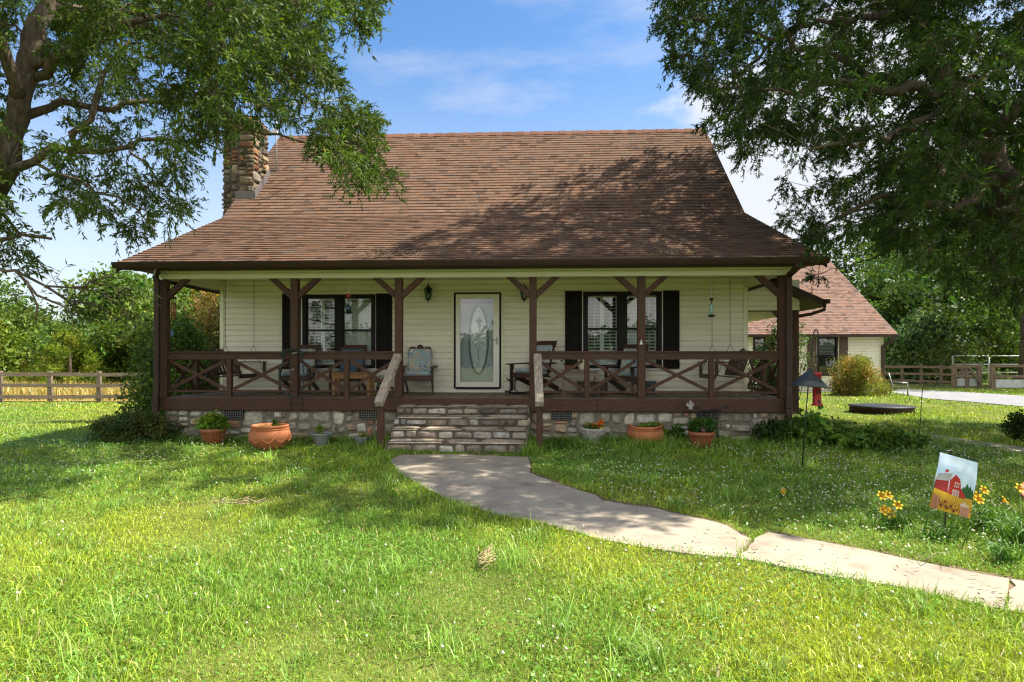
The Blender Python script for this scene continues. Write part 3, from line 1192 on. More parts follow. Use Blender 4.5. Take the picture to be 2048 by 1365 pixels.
s_ = stp.build('steps', M_mortar_dark, house)
stn.build('step_stones', M_stone, s_)

# step handrails
for pxa, pxb, mat in ((796, 757, M_gray_rail), (1075, 1079, M_gray_rail)):
    a, b = at(pxa, 712, 11.16), at(pxb, 809, 10.02)
    m = MB()
    m.beam(a, b, .145, .115, .008)
    h = m.build('step_handrail', mat, house)
    m = MB()
    m.span(b.x - .055, b.x + .055, b.y + .10, b.y + .20, -.15, b.z + .05, .006)
    m.build('handrail_post', M_brown_v, h)
# downspouts
for pts in ([(315, 524, 10.70), (315, 534, 10.70), (311, 552, 11.06), (314, 565, 11.08), (314, 770, 11.08), (312, 812, 11.06)],
            [(1596, 524, 10.68), (1596, 534, 10.68), (1577, 552, 11.06), (1577.5, 565, 11.08), (1577.5, 770, 11.08), (1577, 815, 11.06)]):
    m = MB()
    P = [at(*p) for p in pts]
    for a, b in zip(P, P[1:]):
        m.beam(a, b, .10, .075, .008, up=(0, 1, 0), ext=.012)
    q = P[-1]
    m.beam((q.x, q.y, q.z + .18), (q.x, q.y, q.z - .02), .125, .10, .008, up=(0, 1, 0))
    m.beam((q.x, q.y, q.z - .02), (q.x, q.y - .02, .35), .105, .08, .008, up=(0, 1, 0))
    m.build('downspout', M_brown_metal, house)

# chimney of fieldstone at the left gable end
ch = MB()
cx0, cx1, cy0, cy1, cz = -8.02, -7.2, 14.62, 15.42, 7.74
ch.span(cx0 + .03, cx1 - .03, cy0 + .03, cy1 - .03, 0, cz)
chim = ch.build('chimney', M_mortar_dark, house)
cs = MB()
CH = [(.18, .14, .095), (.24, .17, .10), (.15, .12, .09), (.26, .20, .13), (.27, .135, .07), (.20, .175, .135), (.12, .095, .07)]
stone_face(cs, (cx0, cy0 + .03, 3.2), (1, 0, 0), (0, 0, 1), (0, -1, 0), cx1 - cx0, cz - 3.2, .16, .44, .055, 81, pal=CH, flat=5)
stone_face(cs, (cx1 - .03, cy0, 3.6), (0, 1, 0), (0, 0, 1), (1, 0, 0), cy1 - cy0, cz - 3.6, .16, .44, .055, 82, pal=CH, flat=5)
stone_face(cs, (cx0 + .03, cy1, 0), (0, -1, 0), (0, 0, 1), (-1, 0, 0), cy1 - cy0, cz, .14, .40, .075, 83, pal=CH, flat=3)
stone_face(cs, (cx0 - .06, cy0 - .03, cz - .22), (1, 0, 0), (0, 0, 1), (0, -1, 0), cx1 - cx0 + .12, .16, .25, .45, .08, 84, pal=CH, flat=3)
stone_face(cs, (cx1 + .02, cy0 - .05, cz - .22), (0, 1, 0), (0, 0, 1), (1, 0, 0), cy1 - cy0 + .1, .16, .25, .45, .08, 85, pal=CH, flat=3)
stone_face(cs, (cx0 - .03, cy0 - .03, cz), (1, 0, 0), (0, 1, 0), (0, 0, 1), cx1 - cx0 + .06, cy1 - cy0 + .06, .25, .45, .05, 86, pal=CH, flat=3)
cs.build('chimney_stones', M_stone, chim)
m = MB()
zr = lambda y: ZBR + (y - YB) * (ZR - ZBR) / (YR - YB)
n = 4
for k in range(n):
    ya, yb = cy0 - .08 + (cy1 - cy0 + .05) * k / n, cy0 - .08 + (cy1 - cy0 + .05) * (k + 1) / n
    m.extrude([(cx1 + .055, ya, zr(ya) + .0), (cx1 + .055, yb, zr(yb) + .0), (cx1 + .055, yb - .03, zr(yb) + .2), (cx1 + .055, ya - .03, zr(ya) + .2)], (.012, 0, 0))
m.extrude([(cx1 + .07, cy0 - .09, zr(cy0 - .09) + .02), (cx1 - .45, cy0 - .09, zr(cy0 - .09) + .02), (cx1 - .45, cy0 - .09, zr(cy0) + .12), (cx1 + .07, cy0 - .09, zr(cy0) + .12)], (0, .012, 0))
m.build('flashing', mk('lead_flashing', (0.17, 0.15, 0.145), 0.6, 0.2, 6, metal=0.3), chim)
# aerial on the chimney
an = thing('tv_antenna', 'old rooftop television antenna on a mast beside the stone chimney', 'antenna', (-7.0, 15.6, 7.0), absolute=True)
m = MB()
m.tube([(-7.05, 15.55, 6.5), (-7.05, 15.55, 8.5)], .022, 8)
m.build('mast', M_galv, an)
m = MB()
A, B = Vector((-7.6, 15.3, 8.25)), Vector((-4.7, 14.9, 8.25))
m.tube([A, B], .014, 6)
m.build('boom', M_galv, an)
for k in range(9):
    m = MB()
    c = A.lerp(B, .04 + .92 * k / 8)
    l = .55 - .035 * k
    m.tube([c + Vector((-.06, -l, -.02)), c + Vector((.06, l, .02))], .007, 5)
    m.build('rod', M_galv, an)
m = MB()
m.span(-7.12, -6.98, 15.44, 15.53, 7.62, 7.74, .01)
m.build('junction_box', M_white, an)

# ------------------------------------------------------------------ side porch on the right of the house
sp0 = 14.6
m = MB()
lap_siding(m, 4.62, 6.3, 2.78, 3.52, (), place=lambda x, y, z: (x, sp0 + y, z))
m.span(4.62, 6.3, sp0 + .01, sp0 + .08, 2.78, 3.52)
sg = m.build('side_porch', M_siding, house)
m = MB()
R0, R1 = Vector((4.60, 14.2, 3.95)), Vector((6.75, 14.2, 2.98))
for t in range(1):
    m.extrude([R0, R1, R1 + Vector((0, 0, -.16)), R0 + Vector((0, 0, -.16))], (0, 5.0, 0))
m.build('side_porch_roof', M_brown_metal, sg)
m = MB()
m.extrude([(4.66, 14.42, 3.34), (5.3, 14.42, 3.52), (6.42, 14.42, 3.04), (6.42, 14.42, 2.98), (5.3, 14.42, 3.42), (4.66, 14.42, 3.2)], (0, .03, 0))
m.span(6.70, 6.82, 14.15, 19.2, 2.90, 3.0)
m.tube([(6.74, 14.25, 2.9), (6.73, 14.25, 2.76), (6.45, 14.3, 2.66), (6.2, 14.4, 2.62)], .04, 8)
m.build('side_gutter', M_brown_metal, sg)
for X, Y in ((6.22, 14.66), (6.22, 18.6), (4.95, 18.6)):
    m = MB()
    m.span(X - .07, X + .07, Y - .07, Y + .07, .3, 2.78, .006)
    for s in ((-1, 0), (0, 1)):
        m.beam((X + s[0] * .05, Y + s[1] * .05, 2.3), (X + s[0] * .5, Y + s[1] * .5, 2.76), .08, .1)
    m.build('side_porch_post', M_brown_v, sg)
m = MB()
m.span(4.6, 6.35, 14.6, 19, .25, .40)
m.build('side_porch_deck', M_deck, sg)
m = MB()
m.span(4.6, 6.3, 14.69, 18.9, 2.70, 2.74)
m.build('side_porch_ceiling', M_ceiling, sg)

# ------------------------------------------------------------------ garage
GY, GR = 30.0, 37.0
garage = thing('garage', 'cream garage with a pinkish brown shingle roof behind the right end of the porch', 'garage', (13, 33, 0), absolute=True)
gxr, gxl = 17.0, 7.5
m = MB()
gw = lambda px0, px1, py0, py1: (at(px0, 0, GY).x, at(px1, 0, GY).x, at(1700, py1, GY).z, at(1700, py0, GY).z)
GW1, GW2 = gw(1634, 1675, 674, 752), gw(1506, 1532, 674, 752)
lap_siding(m, gxl, gxr, -.12, 2.82, (GW1, GW2), h=.15, place=lambda x, y, z: (x, GY + y, z))
lap_siding(m, GY, 44, -.12, 2.82, (), h=.15, place=lambda x, y, z: (gxr - y, x, z))
m.poly([(gxr, GY - .3, 2.7), (gxr, 44.3, 2.7), (gxr, GR, 7.9)])
m.poly([(gxl, GY - .3, 2.7), (gxl, 44.3, 2.7), (gxl, GR, 7.9)])
m.span(gxl, gxr, 44, 44.1, -.3, 2.8)
m.span(gxl - .05, gxl, GY, 44, -.3, 2.8)
gwall = m.build('wall', M_siding, garage)
m = MB()
m.span(gxr - .12, gxr + .02, GY - .03, GY + .1, -.1, 2.8)
m.build('corner_trim', M_cream, gwall)
for a, b, c, d in (GW1, GW2):
    m = MB()
    m.quad((a, GY + .25, c), (b, GY + .25, c), (b, GY + .25, d), (a, GY + .25, d))
    m.build('room_lining', M_room, garage)
m = MB()
shingle_field(m, (gxl - .3, GY - .42, 2.80), (gxr + .46, GY - .42, 2.80), (gxl - .3, GR, 7.97), (gxr + .46, GR, 7.97), row=.16, thick=.016, seed=9, base=(.205, .127, .098))
m.tint = (.3, .15, .12)
m.quad((gxl - .3, 44.4, 2.8), (gxr + .46, 44.4, 2.8), (gxr + .46, GR, 7.97), (gxl - .3, GR, 7.97))
groof = m.build('roof', M_shingle, garage)
m = MB()
for X in (gxr + .462,):
    for ya in (GY - .42, 44.4):
        m.extrude([(X, ya, 2.79), (X, GR, 7.96), (X, GR, 7.76), (X, ya, 2.59)], (.03, 0, 0))
m.span(gxl, gxr + .5, GY - .54, GY - .425, 2.66, 2.79)
m.span(gxl, gxr + .45, GY - .42, GY - .03, 2.70, 2.72)
m.build('gutter', M_brown_metal, groof)
m = MB()
P = [Vector((gxr + .2, GY - .48, 2.66)), Vector((gxr + .2, GY - .45, 2.5)), Vector((gxr - .05, GY - .09, 2.2)), Vector((gxr - .05, GY - .09, .05))]
for a, b in zip(P, P[1:]):
    m.beam(a, b, .13, .1, .01, up=(0, 1, 0), ext=.02)
m.build('downspout', M_brown_metal, garage)
for (a, b, c, d) in (GW1, GW2):
    m = MB()
    e = .09
    m.span(a, b, GY - .05, GY + .06, d - e, d)
    m.span(a, b, GY - .06, GY + .06, c, c + e)
    m.span(a, a + e, GY - .05, GY + .06, c + e, d - e)
    m.span(b - e, b, GY - .05, GY + .06, c + e, d - e)
    zm = (c + d) / 2
    m.span(a + e, b - e, GY - .03, GY + .04, zm - .03, zm + .03)
    w = m.build('window', M_dark, garage)
    m = MB()
    m.quad((a + e, GY + .02, c + e), (b - e, GY + .02, c + e), (b - e, GY + .02, d - e), (a + e, GY + .02, d - e))
    m.build('pane', M_glass, w)
    m = MB()
    z = zm + .1
    while z < d - .1:
        m.box(((a + b) / 2, GY + .12, z), (b - a - .2, .05, .008), Matrix.Rotation(.6, 3, 'X'))
        z += .07
    m.build('blind', M_louver, w)
for px0, px1 in ((1614, 1632), (1678, 1695), (1534, 1549)):
    a, b, c, d = gw(px0, px1, 672, 753)
    m = MB()
    m.span(a, b, GY - .05, GY - .022, c, d)
    for z0_, z1_ in ((c + .1, (c + d) / 2 - .06), ((c + d) / 2 + .06, d - .1)):
        m.span(a + .08, b - .08, GY - .066, GY - .051, z0_, z1_, .008)
    m.build('shutter', mk('brown_shutter', (0.09, 0.045, 0.024), 0.5, 0.15, 4), garage)

# ------------------------------------------------------------------ ground
PATH_A = [(777, 921), (800, 946), (850, 977), (900, 1000), (1000, 1031), (1090, 1048), (1200, 1079), (1300, 1096), (1400, 1110), (1472, 1116),
          (1503, 1078), (1440, 1046), (1300, 1016), (1205, 1001), (1190, 990), (1110, 966), (1062, 946), (1056, 915), (920, 909), (800, 910)]
PATH_B = [(1478, 1117), (1600, 1140), (1750, 1168), (1900, 1197), (2012, 1222), (2017, 1158), (1900, 1137), (1700, 1095), (1540, 1066), (1508, 1078)]
PATH_C = [(2017, 1223), (2200, 1262), (2420, 1312), (3300, 1510), (3300, 1390), (2420, 1228), (2200, 1190), (2022, 1159)]
PATH_S = [(1838, 871), (1900, 883), (1980, 897), (2060, 910), (2200, 934), (2200, 914), (2060, 896), (1980, 885), (1900, 874), (1850, 866)]
WALKS = [[gnd(x, y, .014) for x, y in p] for p in (PATH_A, PATH_B, PATH_C, PATH_S)]
DRIVE = [gnd(x, y) for x, y in [(1785, 786), (1850, 798), (1950, 806), (2048, 815), (2400, 850), (2400, 822), (2100, 797), (2000, 790), (1900, 784), (1800, 779.5)]]

xs = np.concatenate([np.linspace(-160, -14, 22), np.linspace(-13, 24, 75), np.linspace(25, 170, 22)])
ys = np.concatenate([np.linspace(-70, -1, 10), np.linspace(0, 40, 81), np.linspace(42, 260, 24)])
GX, GY_ = np.meshgrid(xs, ys)
GZ = ground_z(GX, GY_)
V = np.stack([GX, GY_, GZ], -1).reshape(-1, 3)
nx, ny = len(xs), len(ys)
I = np.arange(nx * ny, dtype=np.int32).reshape(ny, nx)
F = np.stack([I[:-1, :-1], I[:-1, 1:], I[1:, 1:], I[1:, :-1]], -1).reshape(-1, 4)
M_lawn = mk('lawn_ground', (0.12, 0.14, 0.03), 0.95, 0.45, 1.3, bump=0.8, bscale=30, spots=((0.12, 0.095, 0.05), 3.2, 0.62, 0.12), detail=9, spec=.1)
tag(np_mesh('lawn', V, [F], M_lawn, smooth=True), kind='structure')


def slab(name, poly, thick, mat, jit=.009, lift=0.0):
    m = MB()
    P = []
    for a, b in zip(poly, poly[1:] + poly[:1]):
        n = max(1, int((b - a).length / .12))
        for k in range(n):
            p = a.lerp(b, k / n)
            P.append(Vector((p.x + random.gauss(0, jit), p.y + random.gauss(0, jit), p.z + lift)))
    m.poly(P)
    for a, b in zip(P, P[1:] + P[:1]):
        m.quad(a, b, b - Vector((0, 0, thick)), a - Vector((0, 0, thick)))
    return tag(m.build(name, mat), kind='structure')


slab('garden_path', WALKS[0], .12, M_concrete)
slab('garden_path', WALKS[1], .12, M_concrete, lift=.006)
slab('garden_path', WALKS[2], .12, M_concrete, lift=.003)
slab('side_path', WALKS[3], .12, M_concrete)
slab('driveway', DRIVE, .2, M_asphalt, .05, .03)

for w_ in WALKS[:3]:
    slab('bare_soil', [Vector((p.x + .03, p.y + .10, .004)) for p in w_], .05, M_drysoil, .03)
# hay field beyond the left fence
M_hay = mk('hay_ground', (0.30, 0.22, 0.075), 0.95, 0.35, 0.7, bump=0.6, bscale=8, spec=.1)
hx = np.linspace(-140, -9.5, 30)
hy = np.linspace(24.5, 75, 18)
HX, HY = np.meshgrid(hx, hy)
HV = np.stack([HX, HY, ground_z(HX, HY) + .03], -1).reshape(-1, 3)
I = np.arange(len(hx) * len(hy), dtype=np.int32).reshape(len(hy), len(hx))
tag(np_mesh('hay_field', HV, [np.stack([I[:-1, :-1], I[:-1, 1:], I[1:, 1:], I[1:, :-1]], -1).reshape(-1, 4)], M_hay), kind='structure')

PAVE_XY = [[(p.x, p.y) for p in w] for w in WALKS] + [[(p.x, p.y) for p in DRIVE]]


def lawn_ok(X, Y, margin=True):
    ok = np.ones(X.shape, bool)
    for w in PAVE_XY:
        ok &= ~inside(X, Y, w)
    for w in PAVE_XY[:3]:
        ok &= ~inside(X - .03, Y - .07 - .05 * np.sin(X * 9) * np.sin(X * 3.1 + 1), w)
    ok &= ~((X > -7.3) & (X < 4.62) & (Y > 11.3) & (Y < 21))
    ok &= ~((X > at(772, 0, 10.5).x) & (X < at(1056, 0, 10.5).x) & (Y > 9.98) & (Y < 11.4))
    ok &= ~((X > 7.4) & (X < 17.1) & (Y > 29.9) & (Y < 44))
    ok &= ~((X > 4.6) & (X < 6.4) & (Y > 14.6) & (Y < 19))
    return ok


def fbm(X, Y, s, seed=0):
    r = np.random.default_rng(seed)
    out = np.zeros(X.shape)
    for o in range(4):
        for _ in range(3):
            a, ph = r.uniform(0, 2 * np.pi), r.uniform(0, 6.28)
            f = s * 2 ** o * r.uniform(.7, 1.3)
            out += np.sin(f * (X * np.cos(a) + Y * np.sin(a)) + ph + 1.3 * np.sin(f * .6 * (Y * np.cos(a) - X * np.sin(a)) + ph * 2)) / 2 ** o
    return out / 3.2


def blades(X, Y, Z, h, w, lean, tint, rng, narrow=.75):
    n = len(X)
    a = rng.uniform(0, 2 * np.pi, n)
    ca, sa = np.cos(a), np.sin(a)
    b = a + rng.normal(0, .9, n) + np.pi / 2
    cb, sb = np.cos(b), np.sin(b)
    l = lean * h
    P = np.stack([X, Y, Z], 1)
    S = np.stack([ca, sa, np.zeros(n)], 1) * w[:, None] / 2
    Mi = P + np.stack([cb * l * .3, sb * l * .3, h * .58], 1)
    Ti = P + np.stack([cb * l, sb * l, h * np.clip(1 - .35 * lean ** 2, .25, 1)], 1)
    V = np.stack([P - S, P + S, Mi + S * narrow, Mi - S * narrow, Ti], 1).reshape(-1, 3)
    k = np.arange(n, dtype=np.int32)[:, None] * 5
    return V, k + np.array([[0, 1, 2, 3]], np.int32), k + np.array([[3, 2, 4]], np.int32), tint


rng = np.random.default_rng(5)
VV, QQ, TT, CC = [], [], [], []
base = 0
LONG = fbm
for d0, d1, dens, wmul, hmul in ((2.3, 4.2, 7400, 1.0, 1.0), (4.2, 6.2, 4900, 1.1, 1.0), (6.2, 9, 2300, 1.4, 1.0), (9, 13, 1200, 1.9, 1.05), (13, 20, 330, 3.0, 1.2), (20, 34, 110, 5.0, 1.3)):
    half = d1 * .98 + 2.4
    n = int((2 * half) * (d1 - d0) * dens)
    X = rng.uniform(-half, half, n)
    Y = rng.uniform(d0, d1, n)
    keep = np.abs(X) < Y * .98 + 2.4
    X, Y = X[keep], Y[keep]
    keep = lawn_ok(X, Y) & ((X > -9) | (Y < 24))
    # thin, worn places
    worn = fbm(X, Y, 1.1, 3) + .35 * fbm(X, Y, 4.0, 4)
    keep &= rng.random(len(X)) < np.clip(1.25 - .55 * np.clip(worn, 0, 2), .6, 1)
    X, Y = X[keep], Y[keep]
    n = len(X)
    big = fbm(X, Y, 1.25, 1)
    tall = np.clip(.85 + .60 * big + .35 * fbm(X, Y, 3.6, 2), .45, 1.9)
    h = .050 * hmul * tall * np.exp(rng.normal(0, .34, n))
    w = .0048 * wmul * np.exp(rng.normal(0, .3, n)) * (.8 + .25 * tall)
    lean = np.abs(rng.normal(.8, .45, n))
    patch = fbm(X, Y, .9, 7)
    mixv = np.clip(.5 + .75 * patch + rng.normal(0, .25, n), 0, 1)[:, None]
    c = np.array([[.37, .44, .034]]) * mixv + np.array([[.165, .31, .038]]) * (1 - mixv)
    dry = rng.random(n) < .075
    c[dry] = np.array([.42, .36, .15])
    c *= np.exp(rng.normal(0, .30, (n, 1)))
    v, q, t, _ = blades(X, Y, ground_z(X, Y) - .004, h, w, lean, None, rng)
    VV.append(v); QQ.append(q + base); TT.append(t + base); CC.append(c.astype(np.float32))
    base += len(v)
# longer tufts
n0 = 520
tx, ty = rng.uniform(-9, 9, n0), rng.uniform(2.4, 11, n0)
keep = lawn_ok(tx, ty) & (np.abs(tx) < ty * .98 + .5)
tx, ty = tx[keep], ty[keep]
cnt = 34
X = np.repeat(tx, cnt) + rng.normal(0, .05, len(tx) * cnt)
Y = np.repeat(ty, cnt) + rng.normal(0, .05, len(tx) * cnt)
ok = lawn_ok(X, Y)
n = len(X)
h = np.repeat(rng.uniform(.10, .20, len(tx)), cnt) * np.exp(rng.normal(0, .25, n))
c = np.repeat(np.array([[.21, .36, .06]]) * np.exp(rng.normal(0, .2, (len(tx), 1))), cnt, 0) * np.exp(rng.normal(0, .15, (n, 1)))
v, q, t, _ = blades(X[ok], Y[ok], ground_z(X[ok], Y[ok]) - .004, h[ok], np.full(ok.sum(), .0062), np.abs(rng.normal(.9, .35, ok.sum())), None, rng)
VV.append(v); QQ.append(q + base); TT.append(t + base); CC.append(c[ok].astype(np.float32)); base += len(v)
# uncut grass along walls, steps and the edges of the paths
edge = []
for w in WALKS:
    for a, b in zip(w, w[1:] + w[:1]):
        L_ = (b - a).length
        m_ = int(L_ * 170)
        t = rng.random(m_)
        nrm = np.array([(b - a).y, -(b - a).x]) / max(L_, 1e-6)
        o = rng.normal(0.0, .035, m_)
        edge.append(np.stack([a.x + (b.x - a.x) * t + nrm[0] * o, a.y + (b.y - a.y) * t + nrm[1] * o], 1))
edge.append(np.stack([rng.uniform(-7.4, 4.7, 5200), 11.16 - np.abs(rng.normal(0, .10, 5200))], 1))
edge.append(np.stack([rng.uniform(.35, 4.7, 5200), 11.0 - np.abs(rng.normal(0, .28, 5200))], 1))
edge.append(np.stack([at(764, 0, 10.4).x + rng.normal(0, .08, 900), rng.uniform(9.9, 11.1, 900)], 1))
edge.append(np.stack([at(1062, 0, 10.4).x + rng.normal(.02, .08, 1200), rng.uniform(9.7, 11.1, 1200)], 1))
E = np.concatenate(edge)
ok = lawn_ok(E[:, 0], E[:, 1])
ok |= (rng.random(len(E)) < .0)
E = E[ok]
n = len(E)
h = np.where(E[:, 1] > 9.6, .15, .075) * np.exp(rng.normal(0, .35, n))
c = np.array([[.21, .35, .045]]) * np.exp(rng.normal(0, .22, (n, 1)))
v, q, t, _ = blades(E[:, 0], E[:, 1], ground_z(E[:, 0], E[:, 1]), h, np.where(E[:, 1] > 9, .009, .0055), np.abs(rng.normal(.7, .35, n)), None, rng)
VV.append(v); QQ.append(q + base); TT.append(t + base); CC.append(c.astype(np.float32)); base += len(v)
# broad clover leaves low in the turf
n = 90000
Y = 2.4 + (rng.random(n) ** .8) * 9.5
X = rng.uniform(-1, 1, n) * (Y * .95 + .5)
cl = fbm(X, Y, 1.5, 21) + np.where((X > .6) & (Y > 4.2), .6, .12) + np.where((X < -2.5) & (Y > 6), .3, 0)
ok = lawn_ok(X, Y) & (cl > .1 + rng.normal(0, .25, n))
X, Y = X[ok], Y[ok]
n = len(X)
nr = unit(np.stack([rng.normal(0, .5, n), rng.normal(0, .5, n), np.ones(n)], 1))
d = rng.uniform(0, 6.28, n)
D = np.stack([np.cos(d), np.sin(d), rng.normal(.1, .2, n)], 1)
s = rng.uniform(.014, .026, n) * np.clip(Y / 6, 1, 1.7)
v, q = leaf_arrays(np.stack([X, Y, ground_z(X, Y) + rng.uniform(.02, .07, n)], 1), D, s, s * .95, rng, nr)
c = np.array([[.13, .28, .04]]) * np.exp(rng.normal(0, .22, (n, 1)))
VV.append(v); QQ.append(q + base); CC_clover = c.astype(np.float32); base += len(v)
g = np_mesh('grass', np.concatenate(VV), [np.concatenate(QQ), np.concatenate(TT)], M_grass, tints=[np.concatenate(CC + [CC_clover]), np.concatenate(CC)])
tag(g, 'bright green mown lawn with longer tufts and clover', 'grass', kind='stuff')

# clover heads
def heads(X, Y, Z, r, col, name, label, mat):
    n = len(X)
    o = np.array([[1, 0, 0], [0, 1, 0], [-1, 0, 0], [0, -1, 0], [0, 0, 1], [0, 0, -.6]], float)
    V = (np.stack([X, Y, Z], 1)[:, None, :] + o[None] * np.asarray(r)[:, None, None]).reshape(-1, 3)
    f = np.array([[0, 1, 4], [1, 2, 4], [2, 3, 4], [3, 0, 4], [1, 0, 5], [2, 1, 5], [3, 2, 5], [0, 3, 5]], np.int32)
    Fc = (np.arange(n, dtype=np.int32)[:, None, None] * 6 + f[None]).reshape(-1, 3)
    c = np.repeat(np.asarray(col)[None] * np.exp(rng.normal(0, .12, (n, 1))), 8, 0).astype(np.float32)
    return tag(np_mesh(name, V, [Fc], mat, tints=[c]), label, 'flowers', kind='stuff')


n = 9500
Y = rng.uniform(3.0, 12.5, n)
X = rng.uniform(-1, 1, n) * (Y * .95)
dens = np.where(X > .5, np.clip((Y - 4.3) / 2.0, .03, 1) * .8, .03) + np.where((X < -3.0) & (Y > 7.0), .30, 0)
dens *= np.clip(.8 + 1.0 * fbm(X, Y, 1.6, 31), .05, 1.5)
ok = lawn_ok(X, Y) & (rng.random(n) < dens)
X, Y = X[ok], Y[ok]
heads(X, Y, ground_z(X, Y) + rng.uniform(.07, .13, len(X)), rng.uniform(.009, .0145, len(X)), (.62, .62, .50), 'clover_flowers', 'small white clover heads dotted through the shaded lawn', M_petal)

# straw clippings lying on the lawn
m = MB()
for px, py, nn, sx, sy in ((462, 1016, 60, .30, .05), (966, 1128, 30, .08, .07), (960, 1140, 20, .05, .08)):
    c = gnd(px, py)
    for _ in range(nn):
        p = c + Vector((random.gauss(0, sx * .5), random.gauss(0, sy), .055 + .025 * random.random()))
        t = random.gauss(0, .45) + (0 if sx > .1 else 1.1)
        l = random.uniform(.05, .13)
        m.tube([p, p + Vector((math.cos(t) * l, math.sin(t) * l, random.gauss(0, .02)))], random.uniform(.003, .005), 4)
tag(m.build('dry_grass', mk('straw', (0.30, 0.25, 0.12), 0.9, 0.4, 20)), 'pale dry grass clippings left in clumps on the lawn', 'dry grass', kind='stuff')

# tall hay
n = 26000
Y = 25 + rng.random(n) ** 1.6 * 40
X = rng.uniform(-70, -9.8, n)
ok = np.abs(X) < Y * 1.0 + 3
X, Y = X[ok], Y[ok]
n = len(X)
h = rng.uniform(.45, .9, n)
c = np.array([[.44, .32, .10]]) * np.exp(rng.normal(0, .22, (n, 1)))
gr = rng.random(n) < .2
c[gr] = np.array([.22, .25, .06])
v, q, t, _ = blades(X, Y, ground_z(X, Y), h, np.full(n, .05), np.abs(rng.normal(.4, .2, n)), None, rng, .6)
tag(np_mesh('tall_grass', v, [q, t], M_grass, tints=[c.astype(np.float32)] * 2), 'tall golden hay in the field beyond the fence', 'hay', kind='stuff')


# ------------------------------------------------------------------ the two big oaks
class Skeleton:
    def __init__(self):
        self.p, self.par, self.mr = [], [], []
        self.chains = []

    def limb(self, pts, r0, r1, start=None, step=.22, wob=.03):
        """A limb through given points; start: index of the node it leaves from, or None."""
        P = [Vector(p) for p in pts]
        if start is not None:
            P = [Vector(self.p[start])] + P
        Q = []
        for i in range(len(P) - 1):
            a, b, c, d = P[max(i - 1, 0)], P[i], P[i + 1], P[min(i + 2, len(P) - 1)]
            k = max(1, int((c - b).length / step))
            for j in range(k):
                t = j / k
                Q.append(.5 * ((2 * b) + (c - a) * t + (2 * a - 5 * b + 4 * c - d) * t * t + (3 * b - a - 3 * c + d) * t ** 3))
        Q.append(P[-1])
        ids = []
        prev = start
        for i, q in enumerate(Q):
            if i == 0 and start is not None:
                ids.append(start)
                continue
            if 0 < i < len(Q) - 1:
                q = q + Vector((random.gauss(0, wob), random.gauss(0, wob), random.gauss(0, wob)))
            self.p.append(tuple(q))
            self.par.append(-1 if prev is None else prev)
            self.mr.append(r0 + (r1 - r0) * i / max(1, len(Q) - 1))
            prev = len(self.p) - 1
            ids.append(prev)
        self.chains.append(ids)
        return ids

    def nearest(self, t, up=.35):
        A = np.array(self.p)
        d = A - np.array(t)
        s = np.sqrt((d ** 2).sum(1)) + up * np.maximum(d[:, 2], 0)
        return int(np.argmin(s)), float(s.min())

    def grow(self, targets, droop=.0):
        targets = [np.array(t) for t in targets]
        A = np.array(self.p)
        dist = [np.sqrt(((A - t) ** 2).sum(1)).min() for t in targets]
        tips = []
        for i in np.argsort(dist):
            t = targets[i]
            k, _ = self.nearest(t)
            a = Vector(self.p[k])
            b = Vector(t)
            L_ = (b - a).length
            if L_ < .12:
                tips.append(k)
                continue
            mid = (a + b) / 2 + Vector((random.gauss(0, .08), random.gauss(0, .08), .10 + random.gauss(0, .06))) * L_
            tips.append(self.limb([mid, b], 0, 0, k, .20, .016)[-1])
        return tips

    def radii(self, tip=.0045, power=.47):
        n = len(self.p)
        cnt = np.zeros(n)
        kids = np.zeros(n, int)
        for i in range(n):
            if self.par[i] >= 0:
                kids[self.par[i]] += 1
        for i in range(n - 1, -1, -1):
            if kids[i] == 0:
                cnt[i] += 1
            if self.par[i] >= 0:
                cnt[self.par[i]] += cnt[i]
        return np.maximum(np.array(self.mr), tip * cnt ** power)

    def mesh(self, name, parent, mat=None, tip=.0045, power=.47):
        r = self.radii(tip, power)
        m = MB()
        for ids in self.chains:
            if len(ids) < 2:
                continue
            rr = [float(r[i]) for i in ids]
            rr[0] = min(rr[0], rr[1] * 1.35)
            n = 14 if rr[0] > .15 else 9 if rr[0] > .05 else 6 if rr[0] > .02 else 4
            m.tube([self.p[i] for i in ids], rr, n)
        return m, r


def oak_leaves(tips, rng, twigs=8, per=12, tl=(.25, .55), ll=.095, lw=.021, base=(.05, .09, .018), droop=.35, center=None):
    T = np.array(tips)
    n = len(T)
    P = np.repeat(T, twigs, 0)
    D = rand_dirs(len(P), rng)
    if center is not None:
        D += .55 * unit(P - np.array(center)[None])
    D[:, 2] *= .75
    D = unit(D)
    tlen = rng.uniform(*tl, len(P))
    clump = np.repeat(np.exp(rng.normal(0, .22, n)), twigs)
    # leaves
    tt = np.sqrt(rng.uniform(.04, 1.0, (len(P), per)))
    Q = P[:, None, :] + D[:, None, :] * (tlen[:, None] * tt)[:, :, None]
    Q[:, :, 2] -= droop * tlen[:, None] * tt ** 2
    Dl = D[:, None, :] * .7 + rng.normal(0, .62, Q.shape)
    Dl[:, :, 2] -= .30
    Q, Dl = Q.reshape(-1, 3), Dl.reshape(-1, 3)
    m = len(Q)
    v, q = leaf_arrays(Q, Dl, ll * np.exp(rng.normal(0, .22, m)), lw * np.exp(rng.normal(0, .2, m)), rng)
    c = shade(base, m, rng, .22, .12) * np.repeat(clump, per)[:, None]
    young = rng.random(m) < .05
    c[young] *= np.array([1.9, 1.6, .9])
    # twigs as thin three sided bars
    e = P + D * tlen[:, None]
    e[:, 2] -= droop * tlen
    mid = P + D * tlen[:, None] * .5
    mid[:, 2] -= droop * tlen * .25
    return v, q, c.astype(np.float32), P, mid, e


